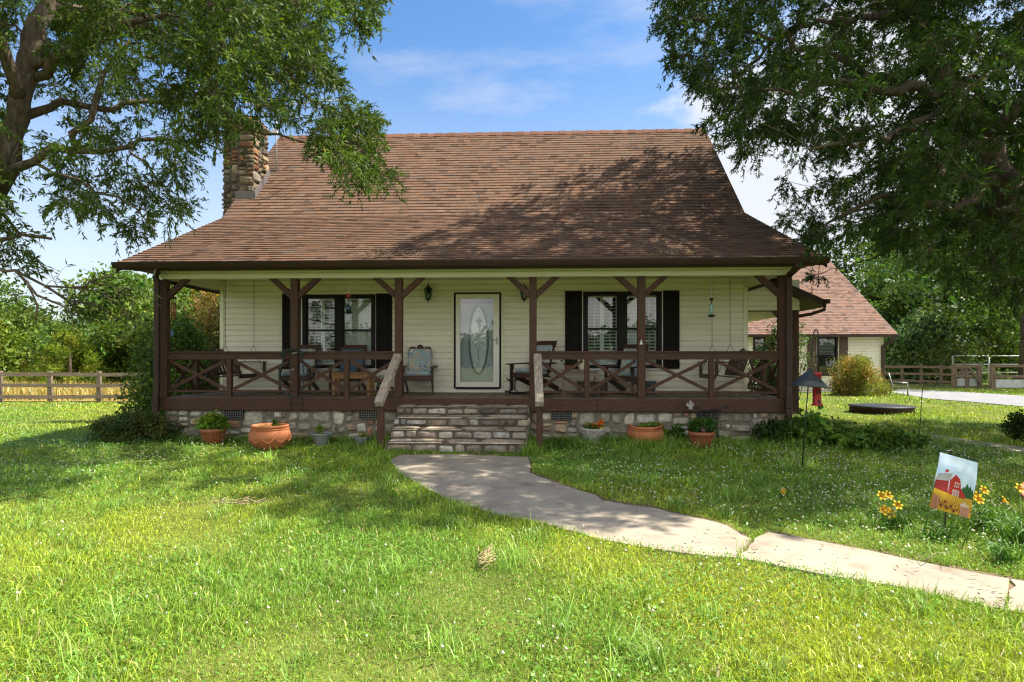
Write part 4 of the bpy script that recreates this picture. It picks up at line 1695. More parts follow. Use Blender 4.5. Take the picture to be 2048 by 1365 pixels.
def twig_arrays(P, M_, E_, r=.0028):
    n = len(P)
    out, faces = [], []
    d = unit(E_ - P)
    a = unit(np.cross(d, np.tile([[.3, .2, .9]], (n, 1))))
    b = np.cross(d, a)
    for pt, rr in ((P, r), (M_, r * .8), (E_, r * .35)):
        for k in range(3):
            t = 2 * np.pi * k / 3
            out.append(pt + (a * np.cos(t) + b * np.sin(t)) * rr)
    V = np.stack(out, 1).reshape(-1, 3)
    f = []
    for s in range(2):
        for k in range(3):
            k2 = (k + 1) % 3
            f.append([s * 3 + k, s * 3 + k2, s * 3 + 3 + k2, s * 3 + 3 + k])
    F = (np.arange(n, dtype=np.int32)[:, None, None] * 9 + np.array(f, np.int32)[None]).reshape(-1, 4)
    return V, F


def finish_oak(sk, name_root, leaves, twigs):
    m, r = sk.mesh('trunk', name_root)
    tv, tf = twigs
    v = np.concatenate([np.array(m.v, np.float32), tv.astype(np.float32)])
    k4 = [f for f in m.f if len(f) == 4]
    other = [f for f in m.f if len(f) != 4]
    sets = [np.array(k4, np.int32), (tf + len(m.v)).astype(np.int32)]
    for ln in sorted({len(f) for f in other}):
        sets.append(np.array([f for f in other if len(f) == ln], np.int32))
    np_mesh('trunk', v, sets, M_bark, name_root, smooth=True)
    lv, lq, lc = leaves
    np_mesh('crown', lv, [lq], M_leaf, name_root, tints=[lc])


def volume(n, poly, box, ctr, rad, rng, extra=None):
    """Points in an ellipsoid whose outline in the photograph stays inside poly."""
    out = []
    while len(out) < n:
        P = rng.uniform(box[0], box[1], (4000, 3))
        e = (np.abs((P - np.array(ctr)) / np.array(rad)) ** 2.6).sum(1)
        px, py = proj(P)
        ok = (e < 1) & inside(px, py, poly)
        # keep off the house roof
        rz = np.where(P[:, 1] < YB, ZE + (P[:, 1] - YE) * .5, ZBR + (P[:, 1] - YB) * .99)
        ok &= ~((P[:, 1] > 10.3) & (P[:, 0] < 5.9) & (P[:, 0] > -8.6) & (P[:, 2] < rz + 1.0))
        if extra is not None:
            ok &= extra(P, px, py)
        out += list(P[ok])
    return np.array(out[:n])


random.seed(21)
rng = np.random.default_rng(77)
oak = thing('oak_tree', 'large dark willow oak leaning in from beyond the right edge above the flag', 'tree', (9.4, 10.2, 0), absolute=True)
sk = Skeleton()
tr = sk.limb([(9.45, 10.4, -.1), (9.2, 10.3, 1.4), (8.75, 10.2, 2.9), at(2035, 398, 10.1), at(1990, 330, 10.0), at(1952, 272, 9.9), at(1900, 195, 9.8), at(1868, 140, 9.8), at(1835, 20, 9.9), at(1800, -120, 10.2), at(1790, -330, 10.5)], .34, .05, wob=.035)
P_ = np.array(sk.p)
near = lambda p: int(np.argmin(((np.array(sk.p) - np.array(p)) ** 2).sum(1)))
LB = [
    ([(1984, 384, 9.9), (1929, 408, 9.6), (1834, 407, 9.3), (1755, 400, 9.2), (1690, 425, 9.2), (1640, 470, 9.3)], .10, .015),
    ([(2032, 412, 10.1), (1984, 427, 9.9), (1900, 425, 10.4), (1854, 423, 10.6), (1755, 415, 10.9), (1676, 440, 11.2)], .085, .015),
    ([(1960, 294, 9.9), (1913, 302, 9.5), (1868, 350, 9.2), (1846, 374, 8.9), (1800, 400, 8.5)], .07, .02),
    ([(1890, 190, 9.8), (1840, 186, 9.5), (1790, 182, 9.3), (1740, 172, 9.2), (1660, 170, 9.0), (1560, 190, 9.0), (1490, 180, 9.1)], .10, .015),
    ([(1862, 150, 9.8), (1815, 146, 9.9), (1752, 156, 10.2), (1700, 130, 10.5), (1600, 90, 10.8), (1480, 60, 11.0), (1400, 40, 11.0)], .09, .015),
    ([(2050, 225, 10.8), (2012, 212, 11), (1960, 185, 11.3), (1920, 150, 11.6), (1870, 80, 11.9)], .08, .02),
    ([(1960, 290, 9.9), (2010, 250, 9.4), (2060, 190, 9.0), (2150, 120, 8.8), (2300, 20, 8.8)], .12, .03),
    ([(1845, 60, 9.9), (1740, -40, 9.6), (1620, -130, 9.4), (1500, -180, 9.4)], .09, .02),
    ([(1810, -80, 10.1), (1900, -230, 9.6), (2000, -330, 9.4), (2150, -380, 9.4)], .09, .02),
    ([(1830, 20, 9.9), (1700, 40, 11.2), (1580, 60, 12.4), (1500, 130, 13.0)], .08, .015),
    ([(2035, 398, 10.1), (1960, 420, 11.2), (1880, 450, 12.2), (1800, 480, 12.9), (1740, 520, 13.2)], .08, .015),
    ([(1990, 330, 10.0), (2060, 380, 8.6), (2100, 440, 8.0), (2080, 520, 7.8)], .08, .015),
    ([(1900, 195, 9.8), (1820, 250, 8.6), (1720, 290, 8.0), (1620, 300, 7.8)], .07, .015),
]
for pts, r0, r1 in LB:
    P = [at(*p) for p in pts]
    k = near(P[0])
    sk.limb(P[1:], r0, r1, k, wob=.04)
OAKR = [(1315, -10), (1322, 50), (1345, 100), (1400, 150), (1412, 215), (1452, 275), (1500, 335), (1496, 400), (1530, 430), (1600, 470), (1640, 495), (1605, 545), (1640, 550), (1690, 480), (1780, 470), (1860, 520), (1960, 575), (2060, 600), (2700, 560), (2700, -1600), (1400, -1600), (1300, -500)]
cl_r = volume(2600, OAKR, ((1.6, 5.4, 2.7), (17.5, 16.8, 15)), (9.2, 11.1, 8.2), (7.9, 5.7, 6.6), rng,
              lambda P, px, py: rng.random(len(P)) < np.where(py < -20, .95, np.where((px > 1500) & (px < 1760) & (py > 270) & (py < 430), .42, 1.0)))
tips = [sk.p[k] for k in sk.grow(cl_r)]
lv, lq, lc, a, b, c = oak_leaves(tips, rng, 14, 22, (.18, .46), .082, .0235, (.044, .082, .015), center=(7.6, 10, 7.5))
finish_oak(sk, oak, (lv, lq, lc), twig_arrays(a, b, c))

random.seed(22)
rng = np.random.default_rng(78)
oak2 = thing('oak_tree', 'willow oak with several pale stems leaning in from beyond the left edge over the roof', 'tree', (-9.3, 8.2, 0), absolute=True)
sk = Skeleton()
sk.limb([at(-230, 960, 8.3), at(-190, 720, 8.2), at(-110, 540, 8.1), at(-35, 410, 8.05), at(8, 325, 8.0), at(35, 235, 8.0), at(62, 125, 8.0), at(90, 10, 8.0), at(125, -120, 8.1), at(150, -330, 8.3)], .27, .05, wob=.03)
LB2 = [
    ([(-25, 400, 8.05), (20, 350, 7.9), (65, 326, 7.8), (105, 302, 7.9), (200, 303, 8.2), (262, 293, 8.5), (325, 279, 8.8), (375, 281, 9.1), (440, 300, 9.4)], 0.078, .012),
    ([(36, 230, 8.0), (90, 218, 8.3), (130, 212, 8.5), (190, 216, 8.8), (255, 213, 9.1), (330, 206, 9.4), (385, 183, 9.6), (450, 180, 9.8), (560, 200, 10)], 0.0585, .012),
    ([(78, 60, 8.0), (60, 160, 8.0), (90, 140, 7.9), (135, 95, 7.8), (185, 62, 7.7), (235, 42, 7.6), (330, 30, 7.6)], 0.0936, .03),
    ([(60, 130, 8.0), (110, 128, 8.0), (170, 95, 8.2), (212, 55, 8.5), (260, 30, 8.7), (370, 40, 9)], 0.0702, .02),
    ([(130, 300, 7.92), (148, 275, 7.9), (178, 232, 8.0), (195, 190, 8.1), (205, 150, 8.2), (260, 80, 8.5)], 0.0507, .02),
    ([(88, 20, 8.0), (150, 20, 8.3), (215, 28, 8.6), (300, 60, 8.9), (420, 90, 9.2), (540, 110, 9.4), (640, 215, 9.5), (715, 235, 9.5)], 0.0702, .012),
    ([(100, -40, 8.0), (220, -90, 8.2), (370, -110, 8.5), (520, -80, 8.8), (650, -20, 9), (715, 30, 9)], 0.0624, .012),
    ([(40, 210, 8.0), (10, 130, 7.6), (-10, 60, 7.4), (-30, -60, 7.2)], 0.0936, .05),
    ([(-60, 500, 8.1), (-10, 480, 7.8), (40, 477, 7.6), (85, 474, 7.6), (102, 478, 7.6)], 0.039, .02),
    ([(-60, 505, 8.1), (-15, 528, 7.4), (28, 545, 7.2), (85, 573, 7.3), (140, 583, 7.5), (190, 580, 7.8), (225, 596, 8.0)], 0.0429, .007),
    ([(28, 545, 7.2), (70, 590, 7.1), (120, 615, 7.2), (150, 655, 7.3)], .028, .006),
    ([(85, 573, 7.3), (130, 600, 7.5), (190, 612, 7.8), (240, 640, 8.0)], .026, .005),
    ([(140, 583, 7.5), (190, 565, 7.9), (230, 570, 8.1), (275, 600, 8.2)], .024, .005),
    ([(60, 560, 7.2), (75, 610, 7.1), (72, 650, 7.0)], .020, .005),
    ([(190, 580, 7.8), (235, 605, 8.2), (262, 635, 8.4), (292, 655, 8.5)], .020, .004),
    ([(130, 600, 7.5), (160, 630, 7.8), (200, 650, 8.0)], .016, .004),
    ([(190, 565, 7.9), (225, 548, 8.0), (262, 560, 8.2)], .016, .004),
    ([(375, 281, 9.1), (470, 262, 9.3), (560, 275, 9.5), (650, 300, 9.5), (720, 325, 9.5), (790, 356, 9.5)], 0.0234, .006),
    ([(260, 300, 8.5), (300, 330, 8.4), (345, 400, 8.4), (375, 455, 8.5)], 0.0234, .005),
    ([(110, 330, 7.9), (200, 372, 8.0), (270, 412, 8.1), (310, 470, 8.2), (235, 475, 8)], 0.0234, .005),
]
near = lambda p: int(np.argmin(((np.array(sk.p) - np.array(p)) ** 2).sum(1)))
for pts, r0, r1 in LB2:
    P = [at(*p) for p in pts]
    sk.limb(P[1:], r0, r1, near(P[0]), wob=.035)
OAKL = [(-400, -1400), (760, -1400), (700, -200), (735, 0), (742, 80), (715, 55), (690, 20), (650, 25), (612, 70), (622, 130), (660, 140), (655, 180), (700, 205), (735, 215), (752, 248), (735, 285), (795, 352), (705, 372), (690, 330), (650, 300), (600, 262), (540, 235), (480, 230), (420, 262), (385, 300), (372, 400), (330, 440), (300, 480), (225, 465), (180, 430), (70, 370), (0, 400), (-600, 420)]


def thin_left(P, px, py):
    k = np.where(py < -20, .16, np.where(py < 200, 1.0, np.where(py < 330, .75, .34)))
    k = np.where((px < 110) & (py < 400) & (py > 0), k * .25, k)
    k = np.where((px < 330) & (py > 60) & (py < 330), k * .40, k)
    k = np.where(px < 0, .9, k)
    k = np.where((px > 560) & (py > 240), np.clip(k * 1.6, 0, 1), k)
    return rng.random(len(P)) < k


cl_l = volume(760, OAKL, ((-9.5, 6.6, 3.2), (-1.3, 10.6, 11.5)), (-5.2, 8.8, 6.6), (4.4, 2.4, 4.4), rng, thin_left)
tips = [sk.p[k] for k in sk.grow(cl_l)]
lv, lq, lc, a, b, c = oak_leaves(tips, rng, 12, 22, (.18, .46), .080, .0205, (.072, .118, .020), center=(-6, 8.5, 6.5))
# tip sprays reaching over the roof edge
ts = [at(px, py, Y) for px, py, Y in ((680, 255, 9.5), (715, 238, 9.5), (740, 240, 9.5), (660, 300, 9.5), (700, 320, 9.5), (735, 335, 9.5), (765, 348, 9.5), (785, 353, 9.5), (700, 362, 9.5), (640, 290, 9.5), (705, 30, 9), (725, 60, 9), (690, 10, 9), (715, 0, 9))]
k2 = sk.grow([tuple(t) for t in ts])
v2, q2, c2, a2, b2, d2 = oak_leaves([sk.p[k] for k in k2], rng, 7, 18, (.16, .34), .080, .0195, (.075, .125, .022))
# nearly bare drooping branch low on the left, a few leaves only
ts = [at(px, py, Y) for px, py, Y in ((60, 540, 7.3), (110, 565, 7.3), (150, 600, 7.4), (190, 610, 7.6), (235, 590, 7.9), (260, 625, 8), (280, 645, 8), (215, 640, 7.9), (70, 625, 7.2), (170, 560, 7.6), (205, 555, 7.8), (250, 575, 8.0), (270, 600, 8.0), (130, 620, 7.4), (30, 590, 7.2), (225, 560, 8), (150, 640, 7.5))]
k3 = sk.grow([tuple(t) for t in ts])
v3, q3, c3, a3, b3, d3 = oak_leaves([sk.p[k] for k in k3], rng, 6, 5, (.25, .55), .08, .02, (.06, .10, .018))
ts = [at(px, py, Y) for px, py, Y in ((20, 470, 7.7), (45, 470, 7.6), (10, 455, 7.7), (35, 500, 7.6), (15, 520, 7.5), (60, 520, 7.3), (0, 490, 7.6))]
k4 = sk.grow([tuple(t) for t in ts])
v4, q4, c4, a4, b4, d4 = oak_leaves([sk.p[k] for k in k4], rng, 8, 14, (.15, .3), .09, .023, (.075, .12, .022))
q2 = q2 + len(lv); q3 = q3 + len(lv) + len(v2); q4 = q4 + len(lv) + len(v2) + len(v3)
finish_oak(sk, oak2, (np.concatenate([lv, v2, v3, v4]), np.concatenate([lq, q2, q3, q4]), np.concatenate([lc, c2, c3, c4])),
           twig_arrays(np.concatenate([a, a2, a3, a4]), np.concatenate([b, b2, b3, b4]), np.concatenate([c, d2, d3, d4])))


# ------------------------------------------------------------------ trees and bushes further off
def crown_mesh(name, parent, blobs, leaf, rng, base, per, v=.3, aspect=.55, mat=None, up=.25):
    """Leaves scattered through blobs (cx, cy, cz, rx, ry, rz), denser towards each blob's skin; local coordinates."""
    Pn, C = [], []
    for bl in blobs:
        n = per
        d = rand_dirs(n, rng)
        r = rng.uniform(.25, 1.0, n) ** .45 * (1 + .22 * rng.normal(size=n))
        p = np.array(bl[:3]) + d * np.array(bl[3:6]) * r[:, None]
        Pn.append(p)
        k = math.exp(rng.normal(0, v))
        hue = float(np.clip(rng.normal(0, .12), -.18, .2))
        C.append(shade(np.array(base) * np.array([1 + hue, 1, 1 - hue]) * k, n, rng, .24, .12))
    P, C = np.concatenate(Pn), np.concatenate(C)
    D = rand_dirs(len(P), rng)
    D[:, 2] -= up
    nr = unit(rng.normal(size=(len(P), 3)) + np.array([0, 0, .6]))
    s = leaf * np.exp(rng.normal(0, .3, len(P)))
    lv, lq = leaf_arrays(P, D, s, s * aspect, rng, nr)
    return np_mesh(name, lv, [lq], mat or M_leaf, parent, tints=[C])


def far_tree(name, label, loc, h, w, leaf, base, seed, blobs=26, per=420, low=.18, shape=1.0, group=None, trunk_r=None):
    rng = np.random.default_rng(seed)
    random.seed(seed)
    t = thing(name, label, 'tree', loc, 0, group)
    B = []
    for i in range(blobs):
        z = low + (1 - low) * (i + .5) / blobs
        prof = math.sin(math.pi * min(1, (z - low) / (1 - low) * .80 + .22)) ** .6 * shape
        a = rng.uniform(0, 2 * math.pi)
        r = w / 2 * prof * math.sqrt(rng.uniform(.05, 1))
        s = w * rng.uniform(.13, .24)
        B.append((r * math.cos(a), r * math.sin(a), z * h - s * .3, s * 1.15, s * 1.15, s * .8))
    m = MB()
    r0 = trunk_r or h * .02
    m.tube([(0, 0, -.2), (.02 * h, 0, h * .3), (0, .02 * h, h * .6), (.01 * h, 0, h * .85)], [r0 * 1.2, r0, r0 * .6, r0 * .15], 9)
    for b in B[::2]:
        z0 = min(h * .75, max(h * .12, b[2] - .25 * h))
        m.tube([(0, 0, z0), (b[0] * .5, b[1] * .5, (z0 + b[2]) / 2 + .02 * h), (b[0], b[1], b[2])], [r0 * .45, r0 * .25, r0 * .08], 5)
    m.build('trunk', M_bark, t)
    crown_mesh('crown', t, B, leaf, rng, base, per)
    return t


def on_ground(px, Y, dz=0):
    p = at(px, 700, Y)
    return (p.x, Y, float(ground_z(p.x, Y)) + dz)


LG = 'trees beyond the left fence'
far_tree('deciduous_tree', 'tall dark broadleaf tree at the far left beyond the wooden fence', on_ground(-60, 50), 10.2, 10, .34, (.075, .125, .020), 101, 30, 480, .04, group=LG)
far_tree('deciduous_tree', 'mid green broadleaf tree behind the conifer, topmost left of the porch corner', on_ground(245, 44), 8.9, 8.5, .32, (.11, .175, .026), 102, 30, 520, .04, group=LG)
far_tree('deciduous_tree', 'rounded yellow green tree between the dark far left tree and the conifer', on_ground(40, 47), 6.0, 9, .30, (.14, .20, .026), 103, 26, 480, .0, group=LG)
far_tree('deciduous_tree', 'pale leafy tree seen through the left end of the porch', on_ground(400, 40), 8.4, 8.5, .30, (.13, .19, .035), 104, 26, 480, .02, group=LG)
far_tree('deciduous_tree', 'low bright green tree just left of the big bush by the porch', on_ground(290, 42), 6.6, 7, .30, (.135, .20, .026), 105, 24, 460, .0, group=LG)
# conifer
rng = np.random.default_rng(120)
cf = thing('cedar_tree', 'yellow green cedar with feathery pointed boughs behind the left fence', 'tree', on_ground(140, 38), 0, LG)
m = MB()
m.tube([(0, 0, -.2), (0, 0, 2), (0, 0, 3.9)], [.14, .09, .02], 8)
m.build('trunk', M_bark, cf)
B = []
for i in range(60):
    z = rng.uniform(.1, 1) ** 1.1
    r = 2.3 * (1 - z) ** .7 + .1
    a = rng.uniform(0, 6.28)
    B.append((r * math.cos(a) * .8, r * math.sin(a) * .8, z * 4.0 + .1, .42, .42, .36))
crown_mesh('crown', cf, B, .22, rng, (.165, .225, .022), 190, .2, .22, up=-.5)

# woods behind and to the right
def woods(name, label, spots, leaf, base, seed, per=300, nb=16):
    rng = np.random.default_rng(seed)
    B = []
    m = MB()
    for X, Y, h, w in spots:
        z0 = float(ground_z(X, Y))
        m.tube([(X, Y, z0 - .2), (X + .1, Y, z0 + h * .5), (X, Y + .2, z0 + h * .85)], [h * .018, h * .012, h * .003], 6)
        for i in range(nb):
            z = .02 + .98 * (i + .5) / nb
            pf = math.sin(math.pi * min(1, z * .78 + .24)) ** .55
            a = rng.uniform(0, 6.28)
            r = w / 2 * pf * math.sqrt(rng.uniform(.05, 1))
            s = w * rng.uniform(.15, .26)
            B.append((X + r * math.cos(a), Y + r * math.sin(a), z0 + z * h - s * .3, s, s, s * .8))
    o = tag(bpy.data.objects.new(name, None), label, 'woods', kind='stuff')
    COL.objects.link(o)
    crown_mesh('crowns', o, B, leaf, rng, base, per, .34)
    m.build('trunks', M_bark, o)


rng = np.random.default_rng(9)
sp = [(float(at(px, 700, Y).x), Y, h * rng.uniform(.88, 1.12), w) for px, Y, h, w in ((-340, 64, 11, 12), (-200, 62, 10, 11), (-80, 70, 10, 12), (40, 66, 7.4, 12), (150, 68, 7.2, 12), (260, 66, 9, 12), (360, 64, 11, 12), (450, 68, 10, 12))]
woods('woods', 'dense green woods closing the hay field on the left', sp, .42, (.09, .15, .022), 31, 300)
sp = [(float(at(px, 700, Y).x), Y, h * rng.uniform(.9, 1.1), w) for px, Y, h, w in ((1560, 66, 11, 11), (1650, 62, 13, 11), (1740, 60, 15, 12), (1820, 58, 16, 12), (1900, 60, 17, 13), (1990, 58, 18, 13), (2090, 60, 18, 13), (2200, 60, 17, 13), (2330, 60, 17, 13), (1780, 52, 9, 9), (1870, 54, 8.5, 9), (1960, 53, 9.5, 10), (2060, 54, 9.5, 10), (2160, 54, 9, 10))]
woods('woods', 'dense dark woods rising behind the garage and the corral', sp, .40, (.048, .090, .016), 32, 420)
# a wooded edge behind the viewer: it is what the door and window panes mirror
sp = [(X, -88 - 5 * math.sin(X * .3), 7.6 + 1.5 * math.sin(X * 1.3), 12) for X in range(-70, 75, 6)]
woods('woods', 'distant tree line across the lawn mirrored in the window panes', sp, .8, (.05, .09, .018), 33, 130, 12)

RG = 'trees on the right of the drive'
far_tree('deciduous_tree', 'broad shade tree with a dark trunk over the corral at the right edge', on_ground(2046, 37), 15, 15, .24, (.085, .145, .022), 111, 36, 900, .40, group=RG, trunk_r=.26)
far_tree('deciduous_tree', 'low pale leafed tree between the garage corner and the corral', on_ground(1850, 44), 4.9, 6.5, .22, (.075, .12, .04), 112, 24, 480, .0, group=RG)
far_tree('deciduous_tree', 'small bright tree close behind the garage downspout', on_ground(1812, 47), 7.5, 6, .24, (.065, .11, .018), 113, 24, 480, .0, group=RG)
far_tree('deciduous_tree', 'yellow green sapling row tree behind the white pipe gates', on_ground(1975, 46), 5.6, 6.0, .22, (.09, .14, .02), 114, 24, 420, .0, group=RG)


# ------------------------------------------------------------------ shrubs by the house
def shrub(name, label, loc, rx, ry, h, leaf, base, seed, nb=26, per=220, cat='shrub', aspect=.5, stems=7, v=.25, mix=None, low=.05):
    rng = np.random.default_rng(seed)
    t = thing(name, label, cat, loc)
    B = []
    for i in range(nb):
        a, z = rng.uniform(0, 6.28), rng.uniform(low, 1)
        r = math.sqrt(rng.uniform(0, 1)) * math.sqrt(max(.05, 1 - (z * .92) ** 2))
        s = rng.uniform(.20, .34)
        B.append((rx * r * .85 * math.cos(a), ry * r * .85 * math.sin(a), h * z * .88, rx * s, ry * s, h * s * .8))
    m = MB()
    for b in B[:stems]:
        m.tube([(b[0] * .1, b[1] * .1, -.05), (b[0] * .5, b[1] * .5, b[2] * .55), b[:3]], [.014, .01, .004], 5)
    m.build('stem', M_bark, t)
    if mix:
        k = len(B) // 2
        crown_mesh('foliage', t, B[:k], leaf, rng, base, per, v, aspect)
        crown_mesh('foliage', t, B[k:], leaf, rng, mix, per, v, aspect)
    else:
        crown_mesh('foliage', t, B, leaf, rng, base, per, v, aspect)
    return t


shrub('holly_bush', 'big dark green bush beyond the left end of the porch', on_ground(345, 15.2), 1.6, 1.2, 2.65, .075, (.06, .11, .02), 201, 60, 420, mix=(.09, .15, .026))
shrub('photinia_bush', 'tall bush with reddish young leaves behind the left porch corner', on_ground(425, 18), 1.3, 1.2, 4.0, .10, (.11, .17, .03), 202, 50, 300, mix=(.22, .15, .045), stems=10)
shrub('azalea_bush', 'low dark azalea mound left of the foundation', gnd(268, 884), 1.0, .5, .56, .042, (.065, .11, .025), 203, 52, 330, mix=(.10, .11, .03))
shrub('hosta_plant', 'broad leaved green plant between the azalea mound and the leafy planter', gnd(372, 880), .30, .22, .36, .11, (.080, .150, .020), 204, 12, 22, aspect=.55, cat='plant')
g0 = on_ground(1716, 27.2)
shrub('spirea_bush', 'rounded orange tipped bush in front of the garage', g0, 1.35, 1.1, 1.75, .07, (.22, .25, .04), 205, 60, 380, mix=(.36, .24, .06))
shrub('weedy_shrub', 'tangled green plants by the right porch downspout under the red feeder', (float(at(1628, 0, 11.0).x), 11.0, 0), .78, .5, .62, .10, (.10, .19, .03), 206, 26, 60, cat='plant', aspect=.6)
shrub('weedy_shrub', 'leafy green weeds in front of the dark fire ring', (float(at(1765, 0, 10.6).x), 10.6, 0), .85, .45, .42, .10, (.10, .19, .03), 207, 24, 55, cat='plant', aspect=.6)
shrub('weedy_shrub', 'ivy and weeds against the stone foundation near the scroll plant stand', (float(at(1535, 0, 10.9).x), 10.9, 0), .42, .22, .48, .07, (.045, .085, .016), 208, 20, 80, cat='plant', aspect=.6)
shrub('weedy_shrub', 'green weeds behind the overturned terracotta planter', (float(at(1352, 0, 11.0).x), 11.02, 0), .20, .12, .42, .07, (.06, .12, .018), 209, 10, 50, cat='plant', aspect=.5)
shrub('rose_bush', 'dark leafy bush cut by the right edge above the side path', gnd(2062, 886), .55, .4, .62, .06, (.045, .08, .018), 212, 26, 120)
# thin nandina by the garage window
nd = thing('nandina_plant', 'thin upright plant with sparse leaves left of the garage window', 'plant', on_ground(1586, 20))
m = MB()
rng = np.random.default_rng(55)
B = []
random.seed(3)
for k in range(9):
    a, b = random.gauss(0, .25), random.gauss(0, .2)
    hgt = random.uniform(1.3, 3.0)
    m.tube([(a * .3, b * .3, 0), (a * .8, b * .8, hgt * .6), (a * 1.5, b, hgt)], [.014, .010, .004], 5)
    for z in (.6, .75, .9, 1.0):
        B.append((a * (.3 + z), b, hgt * z, .20, .2, .14))
m.build('stem', M_bark, nd)
crown_mesh('foliage', nd, B, .10, rng, (.055, .10, .025), 26, .25, .35)
# shrub of the side porch and its plants
shrub('holly_bush', 'dark bush seen through the right end of the porch', on_ground(1530, 17.0), .75, .7, 1.75, .07, (.035, .065, .016), 210, 36, 220)
shrub('holly_bush', 'leggy shrub behind the right porch corner post', on_ground(1556, 19.5), .7, .6, 2.7, .08, (.038, .07, .018), 211, 26, 90, stems=14)

# ------------------------------------------------------------------ porch furniture
def lobed_top(m, x0, x1, y, z, n, r, t):
    """A crest of n rounded lobes."""
    w = (x1 - x0) / n
    for i in range(n):
        c = x0 + w * (i + .5)
        rr = r[i] if isinstance(r, (list, tuple)) else r
        P = [(c - w / 2 + .004, y, z - .06)] + [(c - (w / 2 - .004) * math.cos(a), y, z + rr * math.sin(a)) for a in [math.pi * k / 10 for k in range(11)]] + [(c + w / 2 - .004, y, z - .06)]
        m.extrude(P, (0, t, 0))


def armchair(label, crest='lobes', rocker=False, cushion=True):
    """Slatted wooden porch armchair facing -y, with seat and back pads."""
    t = thing('porch_chair', label, 'chair')
    t['group'] = 'wooden armchairs on the porch'
    tilt = math.radians(18)
    R = Matrix.Rotation(-tilt, 3, 'X')
    base = .07 if rocker else 0
    m = MB()
    for k in range(6):
        y = -.25 + .5 * k / 5
        m.box((0, y, base + .37 - .07 * k / 5), (.56, .085, .022), Matrix.Rotation(-.13, 3, 'X'), .004)
    m.box((0, -.30, base + .33), (.58, .024, .10), None, .004)
    m.build('seat', M_darkwood, t)
    m = MB()
    org = Vector((0, .22, base + .30))
    for k in range(5):
        x = -.22 + .44 * k / 4
        m.box(org + R @ Vector((x, 0, .33)), (.085, .022, .68), R, .004)
    m.box(org + R @ Vector((0, .025, .12)), (.54, .024, .07), R)
    m.box(org + R @ Vector((0, .025, .55)), (.54, .024, .07), R)
    if crest == 'lobes':
        b0 = len(m.v)
        lobed_top(m, -.25, .25, -.012, .70, 3, (.05, .10, .05), .024)
        for i in range(b0, len(m.v)):
            m.v[i] = tuple(org + R @ Vector(m.v[i]))
    else:
        m.box(org + R @ Vector((0, -.005, .72)), (.60, .03, .15), R, .008)
    m.build('backrest', M_darkwood, t)
    for s in (-1, 1):
        m = MB()
        m.box((s * .33, -.03, base + .575), (.13, .74, .026), Matrix.Rotation(.03, 3, 'X'), .008)
        m.box((s * .30, -.3, base + .51), (.05, .09, .10))
        m.build('armrest', M_darkwood, t)
        m = MB()
        m.box((s * .31, -.30, base / 1 + .28), (.03, .09, .56 - base * .0), None, .004)
        m.build('leg', M_darkwood, t)
        m = MB()
        m.beam((s * .28, -.28, base + .34), (s * .28, .52, base + .03), .026, .11)
        m.build('leg', M_darkwood, t)
        if rocker:
            m = MB()
            m.tube([(s * .31, -.48, .07), (s * .31, -.25, .025), (s * .31, .05, .012), (s * .31, .35, .03), (s * .31, .62, .085)], .024, 6)
            m.build('rocker', M_darkwood, t)
    if cushion:
        m = MB()
        m.box((0, -.04, base + .405), (.54, .50, .09), Matrix.Rotation(-.13, 3, 'X'), .035)
        m.build('cushion', M_cushion if cushion is True else cushion, t)
        m = MB()
        m.box(org + R @ Vector((0, -.06, .40)), (.52, .085, .56), R, .035)
        m.build('cushion', M_cushion if cushion is True else cushion, t)
    return t


def place(t, px, Y, rz, py=None):
    p = at(px, 700, Y)
    t.location = (p.x, Y, ZD + .004)
    t.rotation_euler = (0, 0, math.radians(rz))
    return t


place(armchair('dark wooden chair with three-lobed crest and patterned pads just left of the front door'), 838, 12.62, 8)
place(armchair('dark wooden rocker with patterned pads turned toward the front door from its right', 'board', True), 1064, 12.42, -42)
place(armchair('dark wooden chair with patterned pads behind the garden hose on its post', 'board'), 598, 12.55, 6)
place(armchair('dark wooden chair with plain blue grey pads behind the orange bench', 'board', False, M_bluegrey), 697, 12.68, 3)
place(armchair('dark wooden chair with patterned pads under the right hand window beside a bucket', 'board'), 1252, 12.55, -36)


